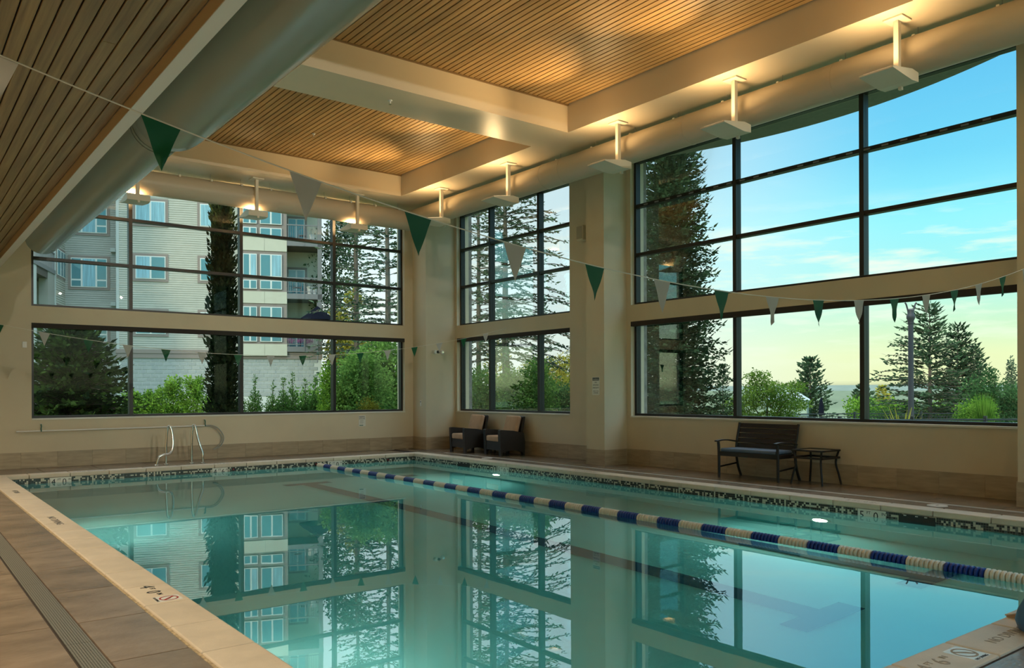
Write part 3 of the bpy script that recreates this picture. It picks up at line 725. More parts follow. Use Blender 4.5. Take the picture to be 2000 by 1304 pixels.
f1 = [.335, .927, 1.568, 2.177, 2.806, 3.42, 4.021, 4.631, 5.227, 5.836, 6.437, 7.023, 7.605, 8.17, 8.70, 9.27, 9.85, 10.4]
pennants('pennant_string', 'near string of green and white pennants across the whole picture', False, 3.6, c1, f1, (-4.0, WB))
sc2 = 14.9/13
f2 = [x*sc2 for x in (.67, 1.24, 1.791, 2.346, 2.871, 3.407, 3.944, 4.505, 5.042, 5.596, 6.128, 6.667, 7.213, 7.774, 8.317, 8.872, 9.396)]
c2 = lambda x: 2.098+.0227*(x-5.55)**2
pennants('pennant_string', 'far string of small green and white pennants in front of the back window', False, 14.9, c2, f2, (-4.0, WB))

# ================================================================== FURNITURE
def armchair():
    """local: front towards -y, width along x; reclining wicker club chair"""
    t = thing('wicker_armchair', '', 'armchair')
    W, D = .80, .58
    def P(name, bm, m, sm=False, par=None): return obj(name, bm, m, par or t, smooth=sm, local=True)
    for sx in (-1, 1):
        bm = NB(); out = []
        # side panel outline (y,z): arched lower edge, arm on top, front leaning slightly
        pts = [(-.30, 0.0), (-.27, 0.0), (-.26, .08), (-.12, .115), (.0, .125), (.14, .11), (.24, .07), (.255, 0.0), (.29, 0.0), (.30, .30), (.27, .50), (.02, .55), (-.30, .575), (-.325, .56), (-.315, .30)]
        a, b = (sx*W/2-.0, sx*(W/2-.105)); prism(bm, pts, min(a, b), max(a, b), 'x')
        P('arm', bm, wicker)
    bm = NB(); prism(bm, [(-W/2+.10, .12), (W/2-.10, .12), (W/2-.10, .33), (-W/2+.10, .33)], -.30, -.25, 'y'); P('front_panel', bm, wicker)
    bm = NB(); bx(bm, -W/2+.10, W/2-.10, -.25, .27, .26, .31); P('seat_deck', bm, wicker)
    rot = Matrix.Translation((0, .22, .30)) @ Matrix.Rotation(math.radians(-11), 4, 'X')
    bm = NB(); bx(bm, -W/2+.06, W/2-.06, -.025, .025, -.05, .57, bev=.015, rot=rot); P('back_rest', bm, wicker)
    for x in (-.33, .33):
        for y in (-.27, .26):
            bm = NB(); bx(bm, x-.02, x+.02, y-.02, y+.02, 0, .13); P('leg', bm, wicker)
    bm = NB(); bx(bm, -W/2+.115, W/2-.115, -.315, .20, .31, .435, bev=.03, seg=3); P('seat_cushion', bm, cushion, True)
    rot = Matrix.Translation((0, .13, .42)) @ Matrix.Rotation(math.radians(-15), 4, 'X')
    bm = NB(); bx(bm, -.285, .285, -.055, .055, 0, .46, bev=.045, seg=3, rot=rot); 
    P('back_cushion', bm, cushion, True)
    return t
ch = armchair(); ch.location = (10.87, 15.72, 0); ch.rotation_euler = (0, 0, math.radians(-97.5)); tag(ch, 'dark wicker armchair with tan cushions nearest the corner column', 'armchair', 'wicker armchairs under the corner window')
c2h = copy_tree(ch); c2h.location = (10.94, 14.44, 0); c2h.rotation_euler = (0, 0, math.radians(-98.5)); tag(c2h, 'dark wicker armchair with tan cushions on the right of the little table', 'armchair', 'wicker armchairs under the corner window')
st = thing('wicker_side_table', 'small dark wicker table between the two armchairs', 'side table', (11.12, 15.10, 0))
bm = NB(); bx(bm, 10.93, 11.30, 14.94, 15.27, .44, .475, bev=.006); obj('table_top', bm, wicker, st)
bm = NB(); bx(bm, 10.95, 11.28, 14.96, 15.25, .08, .44); obj('base', bm, wicker, st)
for x in (10.965, 11.265):
    for y in (14.975, 15.235): obj('leg', box(x-.012, x+.012, y-.012, y+.012, 0, .08), wicker, st)

bn = thing('bench', 'dark slatted bench with a slate blue seat cushion under the sky window', 'bench', (11.03, 7.86, 0))
Y0, Y1 = 7.29, 8.45
for y in (Y0+.03, Y1-.03):
    s = -1 if y < 7.8 else 1
    bm = NB(); tube(bm, smooth_path([(10.755, y, 0), (10.752, y, .30), (10.745, y, .50), (10.735, y, .578)], 4), .024, 6); obj('front_leg', bm, bench_m, bn)
    bm = NB(); tube(bm, smooth_path([(11.325, y, 0), (11.25, y, .16), (11.205, y, .36), (11.215, y, .55), (11.265, y, .74), (11.30, y, .875)], 5), .022, 6); obj('rear_post', bm, bench_m, bn)
    bm = NB(); p = smooth_path([(10.68, y, .590), (10.80, y, .603), (10.98, y, .598), (11.225, y, .565)], 5)
    for a, b in zip(p, p[1:]):
        q = [(a.x, a.z-.010), (b.x, b.z-.010), (b.x, b.z+.010), (a.x, a.z+.010)]; prism(bm, q, y-.033, y+.033, 'y')
    obj('armrest', bm, bench_m, bn)
    obj('side_rail', box(10.76, 11.20, y-.014, y+.014, .36, .42), bench_m, bn)
    bm = NB(); tube(bm, [(10.755, y, .175), (11.24, y, .215)], .015, 6); obj('stretcher', bm, bench_m, bn)
obj('front_rail', box(10.735, 10.765, Y0+.03, Y1-.03, .355, .425), bench_m, bn); obj('back_rail', box(11.19, 11.22, Y0+.03, Y1-.03, .36, .42), bench_m, bn)
for k in range(7): obj('seat_slat', box(10.77+k*.061, 10.77+k*.061+.05, Y0+.04, Y1-.04, .405, .42), bench_m, bn)
for k in range(5):
    z0 = .475+k*.081; x0 = 11.212+k*.0205
    bm = NB(); prism(bm, [(x0-.012, z0), (x0+.012, z0), (x0+.034, z0+.069), (x0+.010, z0+.069)], Y0+.045, Y1-.045, 'y'); obj('back_slat', bm, bench_m, bn)
bm = NB(); bx(bm, 10.745, 11.19, Y0+.06, Y1-.06, .421, .478, bev=.022, seg=3); obj('seat_cushion', bm, blue_cushion, bn, smooth=True)

tb = thing('side_table', 'square dark metal side table with a glass top beside the bench', 'side table', (11.09, 6.89, 0))
tx0, tx1, ty0, ty1 = 10.84, 11.34, 6.64, 7.15
bm = NB()
for a in ((tx0, tx1, ty0, ty0+.03), (tx0, tx1, ty1-.03, ty1), (tx0, tx0+.03, ty0+.03, ty1-.03), (tx1-.03, tx1, ty0+.03, ty1-.03)): bx(bm, *a, .495, .52)
obj('top_frame', bm, bench_m, tb); obj('glass', box(tx0+.03, tx1-.03, ty0+.03, ty1-.03, .504, .514), glass_top, tb)
for x in (tx0+.02, tx1-.02):
    for y in (ty0+.02, ty1-.02):
        sx_, sy_ = (1 if x > 11.09 else -1), (1 if y > 6.9 else -1)
        bm = NB(); tube(bm, smooth_path([(x+.025*sx_, y+.025*sy_, 0), (x-.0*sx_, y-.0*sy_, .15), (x-.03*sx_, y-.03*sy_, .33), (x, y, .50)], 5), .017, 6); obj('leg', bm, bench_m, tb)
bm = NB()
for a in ((tx0+.01, tx1-.01, ty0+.0, ty0+.022), (tx0+.01, tx1-.01, ty1-.022, ty1), (tx0, tx0+.022, ty0+.02, ty1-.02), (tx1-.022, tx1, ty0+.02, ty1-.02)): bx(bm, *a, .385, .415)
obj('lower_frame', bm, bench_m, tb)

# ---- pool ladder
ld = thing('pool_ladder', 'pair of polished steel handrails at the far pool edge', 'ladder', (4.7, 16.7, 0))
def rail(pts):
    bm = NB(); tube(bm, smooth_path(pts, 6), .022, 10); h = obj('handrail', bm, chrome, ld, smooth=True)
    for p in (pts[0], pts[-1]):
        bm = NB(); lathe(bm, [(.05, 0), (.05, .012), (.03, .02)], (p[0], p[1]), 16); obj('escutcheon', bm, chrome, h)
rail([(4.395, 16.80, 0), (4.40, 16.80, .35), (4.42, 16.80, .66), (4.45, 16.79, .745), (4.485, 16.78, .70), (4.51, 16.75, .52), (4.50, 16.72, .32), (4.44, 16.70, .215), (4.33, 16.69, .20), (4.235, 16.69, .15), (4.19, 16.69, 0)])
rail([(4.885, 16.80, 0), (4.885, 16.80, .35), (4.90, 16.80, .66), (4.925, 16.79, .755), (4.955, 16.78, .71), (4.985, 16.75, .52), (5.03, 16.72, .34), (5.065, 16.70, .22), (5.07, 16.69, .12), (5.07, 16.69, 0)])
# ---- rescue hook pole on its hangers
pl = thing('rescue_pole', 'long white rescue pole with a looped hook hung on the back wall', 'pole', (3.7, 17.58, .7))
bm = NB(); tube(bm, [(1.96, 17.58, .695), (5.40, 17.58, .712)], .016, 10); obj('pole', bm, white_plastic, pl, smooth=True)
bm = NB(); tube(bm, smooth_path([(5.38, 17.58, .712), (5.52, 17.58, .715), (5.66, 17.58, .65), (5.77, 17.58, .50), (5.775, 17.58, .38), (5.70, 17.58, .26), (5.56, 17.58, .20)], 7), .010, 8); obj('hook', bm, mat('grey_tube', (.36, .38, .36), .35), pl, smooth=True)
bm = NB(); tube(bm, smooth_path([(5.40, 17.60, .70), (5.52, 17.60, .69), (5.63, 17.60, .62), (5.73, 17.60, .48), (5.735, 17.60, .38), (5.66, 17.60, .27), (5.56, 17.60, .205)], 7), .008, 8); obj('hook_liner', bm, MATS['grey_tube'], pl, smooth=True)
for x, z in ((2.365, .70), (5.39, .712)):
    bm = NB(); tube(bm, [(x, 17.60, z+.13), (x+.004, 17.58, z+.08), (x-.003, 17.57, z+.04), (x, 17.565, z-.015)], .011, 6)
    o = obj('pole_hanger', bm, mat('hanger_green', (.02, .12, .09), .5) if 'hanger_green' not in MATS else MATS['hanger_green']); tag(o, 'green hanger cord at the %s end of the rescue pole' % ('left' if x < 3 else 'hook'), 'hanger')
    bm = NB(); cyl(bm, (x, WA, z+.125), (x, 17.59, z+.125), .012, 8); obj('peg', bm, white_plastic, o)

# ---- signs and small wall devices
sg = thing('warning_sign', 'white warning sign with black letters on the middle column', 'sign', (10.76, 11.31, 1.5))
obj('board', box(10.754, 10.7597, 11.205, 11.405, 1.335, 1.675), white_tile, sg)
def bt(s, size, zc): text(s, size, ink, sg, (10.7533, 11.305, zc-size*.35), (0, -1, 0), (0, 0, 1), align='CENTER')
obj('heading_bar', box(10.7535, 10.754, 11.215, 11.395, 1.610, 1.665), ink, sg)
text('WARNING', .034, white_tile, sg, (10.7530, 11.305, 1.622), (0, -1, 0), (0, 0, 1), align='CENTER')
bt('NO', .038, 1.575); bt('LIFEGUARD', .031, 1.525); bt('ON DUTY', .038, 1.472); bt('SWIM AT YOUR', .021, 1.41); bt('OWN RISK', .027, 1.374)
s2 = thing('notice', 'small white pool notice with a green bar under the back window', 'sign', (9.09, 17.64, .72))
obj('board', box(9.0, 9.185, 17.642, 17.6497, .59, .85), white_tile, s2)
bm = NB(); RS = random.Random(5)
for z, n, hh in ((.822, 7, .016), (.795, 8, .016), (.765, 6, .014)):
    for k in range(n):
        a = 9.015+k*.155/n; bx(bm, a, a+.155/n*RS.uniform(.5, .85), 17.6412, 17.642, z-hh/2, z+hh/2)
for z in (.74, .72, .70, .68, .66): bx(bm, 9.03, 9.03+RS.uniform(.08, .12), 17.6413, 17.642, z-.002, z+.002)
obj('print_lines', bm, greyink, s2); obj('green_bar', box(9.02, 9.12, 17.6412, 17.642, .605, .622), mat('sign_green', (.02, .12, .08), .5), s2)
sp = thing('wall_speaker', 'small beige loudspeaker high on the right wall beside the nine-pane window', 'speaker', (11.3, 12.24, 4.6))
obj('body', box(11.20, 11.33, 12.14, 12.34, 4.47, 4.77, bev=.02, seg=2), paint, sp); obj('bracket', box(11.33, 11.36, 12.19, 12.29, 4.45, 4.6), paint, sp); obj('grille', box(11.195, 11.20, 12.16, 12.32, 4.50, 4.75), mat('grille_beige', (.42, .36, .26), .7), sp)
cmr = thing('security_camera', 'white bullet camera with a black lens on the corner column', 'camera', (10.76, 17.0, 2.39))
bm = NB(); cyl(bm, (10.74, 17.03, 2.39), (10.735, 16.93, 2.385), .05, 16, .045); obj('housing', bm, white_plastic, cmr)
bm = NB(); cyl(bm, (10.78, 16.96, 2.387), (10.80, 16.90, 2.385), .036, 14); obj('lens', bm, black_plastic, cmr)
dm = thing('alarm_dome', 'round white alarm dome beside the camera on the corner column', 'alarm', (10.96, 17.0, 2.38))
bm = NB(); cyl(bm, (10.965, 17.03, 2.385), (10.965, 16.985, 2.385), .062, 20, .045); obj('dome', bm, white_plastic, dm)
bm = NB(); cyl(bm, (10.965, 16.985, 2.385), (10.965, 16.972, 2.385), .022, 12); obj('button', bm, chrome, dm)
for nm, b, lab in (('switch_plate', (2.07, 2.145, WA-.008, WA, 2.26, 2.375), 'small white plate on the back wall left of the window'),):
    o = tag(obj(nm, box(*b, bev=.003), white_plastic), lab, 'plate'); obj('toggle', box((b[0]+b[1])/2-.012, (b[0]+b[1])/2+.012, WA-.013, WA-.008, 2.29, 2.345), white_tile, o)
o = tag(obj('thermostat', box(10.494, 10.51, 17.24, 17.30, 1.06, 1.20, bev=.004), white_plastic), 'small beige thermostat on the side of the corner column', 'thermostat'); obj('display', box(10.4925, 10.494, 17.255, 17.285, 1.15, 1.18), greyink, o)

# ---- at the near pool corner, cut by the picture edge
bl = thing('pool_lift', 'blue covered pool lift foot at the lower right picture edge', 'pool lift', (5.325, 1.78, 0))
bm = NB(); lathe(bm, [(.15, .0), (.20, .015), (.215, .06), (.20, .12), (.16, .20), (.15, .42), (.13, .50), (.04, .54)], (5.325, 1.78), 24); obj('cover', bm, blue_vinyl, bl, smooth=True)
ks = thing('corner_block', 'tan wedge block with a grey top at the near pool corner', 'block', (5.62, 2.05, 0))
bm = NB(); prism(bm, [(2.12, 0), (2.12, .006), (1.99, .05), (1.9, .05), (1.9, 0)], 5.49, 5.90, 'x'); obj('block', bm, mat('tan_stone', (.42, .27, .14), .5), ks)
bm = NB(); prism(bm, [(2.125, .006), (1.99, .052), (1.9, .052), (1.9, .06), (1.985, .06), (2.125, .014)], 5.485, 5.905, 'x'); obj('top_slab', bm, cop_m, ks)

# ---- recessed downlights in the low wood ceiling
def downlight(x, y, lab):
    t = thing('downlight', lab, 'light', (x, y, 3.80), 0, 'recessed downlights in the low wood ceiling')
    bm = NB(); lathe(bm, [(.085, 3.80), (.085, 3.792), (.065, 3.792)], (x, y), 20); obj('trim_ring', bm, white_plastic, t)
    bm = NB(); lathe(bm, [(.064, 3.794), (.01, 3.7935)], (x, y), 16); obj('lens', bm, lens_m, t)
    l = bpy.data.lights.new('downlight_lamp', 'AREA'); l.shape = 'DISK'; l.size = .12; l.energy = CAN_W; l.color = (1, .80, .55); l.spread = 2.4
    lo = bpy.data.objects.new('downlight_lamp', l); C.objects.link(lo); lo.parent = t; lo.location = (0, 0, -.012)
for k in range(6):
    downlight(-1.2, -2.2+k*3.2, 'recessed downlight in the low wood ceiling outside the left picture edge, %s along the deck' % ('first', 'second', 'third', 'fourth', 'fifth', 'last')[k])

# ---- unseen fill lamps added behind the near end to brighten the back wall
for k, x in enumerate((3.6, 6.0, 8.4)):
    t = thing('added_fill_light', 'added fill lamp high on the unseen wall behind the near pool end, %s of three' % ('left', 'middle', 'right')[k], 'light', (x, -3.9, 5.68), 0, 'added fill lamps behind the near pool end')
    bm = NB(); bx(bm, x-.16, x+.16, -4.0, -3.78, 5.60, 5.78, bev=.01); obj('housing', bm, fixture_m, t)
    bm = NB(); bx(bm, x-.14, x+.14, -3.78, -3.77, 5.61, 5.77); obj('lens', bm, lens_m, t)
    l = bpy.data.lights.new('added_fill_lamp', 'SPOT'); l.energy = FILL_W; l.color = (1, .95, .80); l.spot_size = .50; l.spot_blend = .7; l.shadow_soft_size = .04
    lo = bpy.data.objects.new('added_fill_lamp', l); C.objects.link(lo); lo.parent = t; lo.location = (0, .3, -.02)
    lo.rotation_euler = (Vector((x*.8+1.1, WA, 2.6))-Vector((x, -3.6, 5.66))).to_track_quat('-Z', 'Y').to_euler()

# ================================================================== OUTSIDE
# ---- ground falling away into a valley, far hills
bm = NB(); rings_r = [0, 24, 32, 42, 55, 75, 100, 135, 200, 320, 520, 900, 1500, 2600]
zz = {0: -.32, 24: -.4, 32: -.6, 42: -.9, 55: -1.3, 75: -1.8, 100: -2.3, 135: -4, 200: -12, 320: -26, 520: -40, 900: -45, 1500: -40, 2600: -30}
prev = None; NSEG = 96
def rect_hit(a):                       # outline of the hall: the ground starts at its outer walls
    c_, s_ = math.cos(a), math.sin(a); q = 1e9
    for lim, d in ((WB+TH-4, c_), (-4.4-4, c_), (WA+TH-7, s_), (-4.4-7, s_)):
        if d*lim > 1e-6: q = min(q, lim/d)
    return 4+c_*q, 7+s_*q
for r in rings_r:
    cur = []
    for k in range(NSEG):
        a = 2*PI*k/NSEG
        if r == 0: x, y = rect_hit(a)
        else: x, y = 4+r*math.cos(a), 7+r*math.sin(a)
        cur.append(bm.verts.new((x, y, zz[r]+R.uniform(-.04, .04)*(0 if r < 20 else min(r/40, 6)))))
    if prev is not None:
        for k in range(NSEG): bm.faces.new((prev[k], cur[k], cur[(k+1) % NSEG], prev[(k+1) % NSEG]))
    prev = cur
ground_m = mat('grass_ground', (.07, .12, .035), .9, var=.4, scale=(.6, .6, .6), coord='Object')
gd = obj('ground', bm, ground_m); tag(gd, 'grassy ground outside falling towards a valley', kind='structure')
def hills(name, label, dist, a0, a1, zb, zt, m, seed, n=70):
    rh = random.Random(seed); bm = NB(); ph = [rh.uniform(0, 6) for _ in range(5)]
    rows = []
    for k in range(n+1):
        t = k/n; a = a0+(a1-a0)*t
        hgt = zt*(.72+.2*math.sin(5*t+ph[0])+.1*math.sin(13*t+ph[1])+.05*math.sin(31*t+ph[2])+.03*math.sin(77*t+ph[3])+rh.uniform(0, .05))
        d0 = dist; rows.append([bm.verts.new((math.sin(a)*(d0+q), math.cos(a)*(d0+q), z)) for q, z in ((-dist*.18, zb), (-dist*.07, zb+(hgt-zb)*.6), (0, hgt), (dist*.2, zb))])
    for a_, b_ in zip(rows, rows[1:]):
        for q in range(3): bm.faces.new((a_[q], b_[q], b_[q+1], a_[q+1]))
    bmesh.ops.recalc_face_normals(bm, faces=bm.faces)
    o = obj(name, bm, m, smooth=True); return tag(o, label, kind='structure')
hills('hills', 'pale wooded ridge on the horizon beyond the valley', 1900, .2, 1.8, -60, 20, mat('far_hill_hazed', (.15, .19, .15), .95, var=.12, scale=(.02, .02, .05)), 4)  # haze of distance is put into this grey-green base colour
hills('hills', 'nearer lower ridge in the valley', 900, .2, 1.8, -60, 2, mat('near_hill_hazed', (.12, .155, .09), .95, var=.2, scale=(.03, .03, .08)), 9)  # greyed base colour carries some distance haze too

# ---- plants
bark = mat('bark_grey_brown', (.13, .105, .08), .9, var=.35, scale=(9, 9, 2), bump=.5)
bark_dark = mat('bark_dark', (.045, .030, .022), .9, var=.35, scale=(9, 9, 2), bump=.5)
lf_spruce = leafmat('spruce_needles', (.010, .028, .016), (.060, .115, .050), .2)
lf_fir = leafmat('fir_needles', (.022, .050, .030), (.10, .17, .085), .25, 1.2)
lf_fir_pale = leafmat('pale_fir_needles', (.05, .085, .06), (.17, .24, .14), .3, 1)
lf_dark = leafmat('dark_bush_needles', (.006, .016, .008), (.045, .085, .020), .2)
lf_hedge = leafmat('hedge_leaves', (.045, .13, .018), (.24, .42, .055), .4)
lf_spire = leafmat('spire_leaves', (.028, .085, .020), (.11, .23, .05), .35)
lf_maple = leafmat('maple_leaves', (.055, .14, .030), (.21, .37, .085), .4, 1.2)
lf_yellow = leafmat('yellow_leaves', (.22, .24, .03), (.55, .48, .09), .4, 1)  # in the two leafy trees this yellow is sunlight put into the colour
lf_round = leafmat('reddish_shrub_leaves', (.07, .09, .012), (.22, .22, .03), .35)
lf_umb = leafmat('broad_tree_leaves', (.06, .13, .02), (.24, .36, .06), .4, .8)
lf_shrub = leafmat('deep_green_leaves', (.03, .085, .03), (.12, .24, .08), .35, 1)
lf_col = leafmat('column_needles', (.007, .015, .008), (.030, .048, .020), .15)

def unit(x, y, z):
    l = math.sqrt(x*x+y*y+z*z) or 1; return x/l, y/l, z/l
def spray(V, p, d, l, w, rr, tilt=1.4):
    hx, hy, _ = unit(-d[1]+1e-6, d[0], 0); vx, vy, vz = -d[2]*hy, d[2]*hx, d[0]*hy-d[1]*hx
    a = rr.uniform(-tilt, tilt); ca, sa = math.cos(a), math.sin(a)
    sx_, sy_, sz_ = hx*ca+vx*sa, hy*ca+vy*sa, vz*sa
    mx_, my_, mz_ = p[0]+d[0]*l*.4, p[1]+d[1]*l*.4, p[2]+d[2]*l*.4
    h = w/2
    V.extend(((p[0], p[1], p[2]), (mx_+sx_*h, my_+sy_*h, mz_+sz_*h), (p[0]+d[0]*l, p[1]+d[1]*l, p[2]+d[2]*l), (mx_-sx_*h, my_-sy_*h, mz_-sz_*h)))
def plant_thing(name, label, cat, x, y, z, group=None): return thing(name, label, cat, (x, y, z), 0, group)
def conifer(name, label, x, y, z0, H, rb, c0, whorls, per, elev, droop, sl, sw, step, leaf, seed, trunk_r, prof=1.0, bk=None, lean=0, branches=True, fill=1.0, az_bias=None):
    sl *= .92; sw *= .90; step *= .70
    rr = random.Random(seed); t = plant_thing(name, label, 'tree', x, y, z0)
    bm = NB(); n = 10
    tube(bm, [(x+lean*(k/n)**2+rr.uniform(-.01, .01)*H*.2, y+rr.uniform(-.01, .01)*H*.2, z0+H*k/n) for k in range(n+1)], trunk_r, 7, radii=[trunk_r*(1-.93*k/n) for k in range(n+1)])
    obj('trunk', bm, bk or bark, t, smooth=True)
    V = []; bb = NB()
    for k in range(whorls):
        f = (k+rr.uniform(-.3, .3))/whorls; f = min(max(f, 0), .995)
        z = z0 + H*(c0+(1-c0)*f); rad = rb*(1-f)**prof*1.0+.06*rb
        for b in range(per):
            az = 2*PI*(b+rr.random())/per + k*1.7
            ln = rad*rr.uniform(.6, 1.12)
            if az_bias: ln *= 1+az_bias[1]*math.cos(az-az_bias[0])
            if rr.random() > fill: continue
            e = elev+rr.uniform(-.12, .12)+.5*f*(1 if elev > -.3 else .3)
            ca, sa = math.cos(az), math.sin(az); pts = []
            m = max(2, int(ln/step))
            for j in range(m+1):
                s = ln*j/m; pts.append((x+ca*s, y+sa*s, z+e*s-droop*s*s/max(rad, .3)))
            if branches and ln > .3: tube(bb, pts[::max(1, m//3)] if m > 3 else pts, .008+trunk_r*.05, 3, cap=False)
            for j in range(1, m+1):
                p = pts[j]; q = pts[j-1]; dx, dy, dz = unit(p[0]-q[0], p[1]-q[1], p[2]-q[2])
                if j/m < .12: continue
                taper = 1-.45*j/m
                for sgn in (-1, 1):
                    an = sgn*rr.uniform(.5, 1.1); c_, s_ = math.cos(an), math.sin(an)
                    d = unit(dx*c_-dy*s_, dx*s_+dy*c_, dz+rr.uniform(-.35, .12))
                    spray(V, (p[0]+rr.uniform(-.4, .4)*step, p[1]+rr.uniform(-.4, .4)*step, p[2]+rr.uniform(-.05, .05)), d, sl*rr.uniform(.6, 1.15)*taper, sw*rr.uniform(.7, 1.2), rr)
            p = pts[-1]; q = pts[-2]; spray(V, p, unit(p[0]-q[0], p[1]-q[1], p[2]-q[2]+.05), sl*.9, sw, rr)
    if branches and bb.verts: obj('branch', bb, bk or bark, t, kind='stuff')
    else: bb.free()
    V = np.array(V, np.float32) - np.array((x, y, z0), np.float32)
    place('foliage', quads_mesh('foliage', V), leaf, t, kind='stuff'); return t
def leafy(name, label, cat, x, y, z0, blobs, n, ls, leaf, seed, stems=(), aspect=.62, shell=.45, upb=.35, bk=None):
    """blobs: (dx,dy,dz,rx,ry,rz) crowns of leaves; stems: polylines"""
    n = int(n*1.9); ls *= .72
    rr = np.random.default_rng(seed); t = plant_thing(name, label, cat, x, y, z0)
    vol = np.array([b[3]*b[4]*b[5] for b in blobs])**.75; vol = vol/vol.sum(); Q = []
    for b, f in zip(blobs, vol):
        k = max(8, int(n*f)); d = rr.normal(size=(k, 3)); d /= np.linalg.norm(d, axis=1)[:, None]
        rad = rr.random(k)[:, None]**shell
        lump = 1+.22*np.sin(d[:, :1]*5+b[0]*7)*np.cos(d[:, 1:2]*6+b[1]*5)+.14*np.sin(d[:, 2:]*9+d[:, :1]*7)
        c = np.array(b[:3])+d*rad*lump*np.array(b[3:6])
        dirv = d*.7+rr.normal(size=(k, 3))*.7; dirv[:, 2] += upb-.3; dirv /= np.linalg.norm(dirv, axis=1)[:, None]
        s = np.cross(dirv, rr.normal(size=(k, 3))); s /= np.linalg.norm(s, axis=1)[:, None]
        l = ls*rr.uniform(.6, 1.3, (k, 1)); w = l*aspect
        Q.append(np.stack([c, c+dirv*l*.45+s*w/2, c+dirv*l, c+dirv*l*.45-s*w/2], 1).reshape(-1, 3))
    place('foliage', quads_mesh('foliage', np.concatenate(Q)), leaf, t, kind='stuff')
    for st_ in (stems or (((0, 0, 0), (.02, .01, max(b[2] for b in blobs))),)):
        bm = NB(); m = len(st_); r0 = .02+.02*max(b[3] for b in blobs)
        tube(bm, [(x+p[0], y+p[1], z0+p[2]) for p in st_], r0, 6, radii=[r0*(1-.7*i/(m-1)) for i in range(m)]); obj('stem', bm, bk or bark_dark, t)
    return t
G0 = -.35
# seen through the back window
conifer('juniper_bush', 'large dark juniper bush close outside the left end of the back window', 3.72, 22.6, G0, 3.3, 1.6, .03, 40, 13, .35, .35, .30, .12, .11, lf_dark, 1, .10, .55, bark_dark)
conifer('columnar_conifer', 'slim dark columnar conifer standing right outside the back window', 6.35, 19.35, G0, 7.7, .36, .13, 84, 14, .9, .1, .19, .07, .07, lf_col, 2, .085, .38, bark_dark, branches=False)
for i, (x, y, r, zt) in enumerate(((5.2, 28.6, .62, 1.15), (5.85, 29.4, .70, 1.35), (6.55, 28.9, .62, 1.52), (7.15, 28.6, .60, 1.62), (7.62, 28.25, .55, 2.05), (8.2, 27.8, .55, 1.92), (8.75, 27.4, .5, 1.5))):
    R2 = random.Random(i); bl = [(0, 0, (zt-G0)*.45, r, r, (zt-G0)*.48)] + [(R2.uniform(-.4, .4)*r, R2.uniform(-.4, .4)*r, (zt-G0)*R2.uniform(.72, .92), .16, .16, .26) for _ in range(5)]
    leafy('hedge_shrub', ('bright green hedge shrub, %s in the row before the block wall' % ('leftmost', 'second', 'third', 'fourth', 'tallest', 'sixth', 'seventh and last')[i]), 'shrub', x, y, G0, bl, 2600, .115, lf_hedge, 20+i)
for i, (x, y, zt, r) in enumerate(((9.0, 25.95, 1.70, .42), (9.40, 25.6, 1.92, .38), (9.85, 25.25, 1.68, .42), (10.12, 25.05, 1.86, .34), (10.34, 24.85, 1.98, .36), (10.66, 24.6, 1.80, .36), (10.92, 24.4, 1.88, .32), (11.15, 24.25, 1.9, .3))):
    H_ = zt-G0; bl = [(0, 0, H_*(.12+.18*k), r*(1-.10*k-.035*k*k), r*(1-.10*k-.035*k*k), H_*.17) for k in range(5)] + [(.02, 0, H_*.95, .05, .05, H_*.08), (r*.5, .1, H_*.62, .07, .07, H_*.16), (-r*.5, -.05, H_*.58, .07, .07, H_*.16)]
    leafy('upright_shrub', 'narrow upright green shrub, %s of the spires by the block wall' % ('first', 'second', 'third', 'fourth', 'tallest', 'sixth', 'seventh', 'last')[i], 'shrub', x, y, G0, bl, 2600, .11, lf_spire, 40+i, aspect=.4, upb=.9)
leafy('young_tree', 'young yellow-green tree at the corner of the block wall', 'tree', 10.42, 22.3, G0, [(0, 0, .9, .42, .42, .6), (.05, 0, 1.6, .36, .36, .55), (-.02, .05, 2.2, .20, .20, .45)], 2600, .10, lf_hedge, 60)
leafy('maple_shrub', 'broad green maple shrub behind the last back window pane', 'shrub', 11.2, 21.9, G0, [(0, 0, 1.2, .85, .85, .8), (.35, -.1, 2.0, .65, .6, .55), (-.3, .1, 1.9, .55, .5, .6), (.1, 0, 2.6, .5, .5, .45)], 5200, .13, lf_maple, 61)
leafy('maple_shrub', 'taller green maple at the right end of the back window', 'shrub', 13.1, 24.0, G0, [(0, 0, 1.4, 1.2, 1.1, 1.0), (.4, -.2, 2.4, .95, .8, .7), (-.5, .2, 2.5, .7, .7, .7), (.1, 0, 3.1, .7, .7, .5)], 6000, .15, lf_maple, 62)
leafy('round_shrub', 'low round reddish green shrub below the right back window pane', 'shrub', 9.94, 18.95, G0, [(0, 0, 1.05, .34, .34, .55), (.12, 0, 1.25, .22, .22, .35)], 1700, .07, lf_round, 63)
conifer('fir_tree', 'tall fir with a bare pale trunk at the right end of the back window', 18.66, 33.6, -1, 17, 2.6, .12, 42, 7, .1, .28, .34, .11, .20, lf_fir, 70, .20, .5, fill=.75)
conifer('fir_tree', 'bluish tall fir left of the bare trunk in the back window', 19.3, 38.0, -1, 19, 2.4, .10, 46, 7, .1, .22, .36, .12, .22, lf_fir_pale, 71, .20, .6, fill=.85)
leafy('broadleaf_tree', 'leafy tree standing behind the balcony corner of the apartments', 'tree', 20.6, 43.2, -1, [(0, 0, 10.5, 1.5, 1.5, 1.6), (-.5, 0, 8, 1.4, 1.4, 1.2), (.4, .3, 6, 1.6, 1.6, 1.2), (.6, 0, 4, 1.4, 1.4, 1.2), (.9, 0, 12.2, 1.2, 1.2, .9)], 3800, .26, lf_fir, 72, stems=(((0, 0, 0), (.1, 0, 6), (0, 0, 12)),))
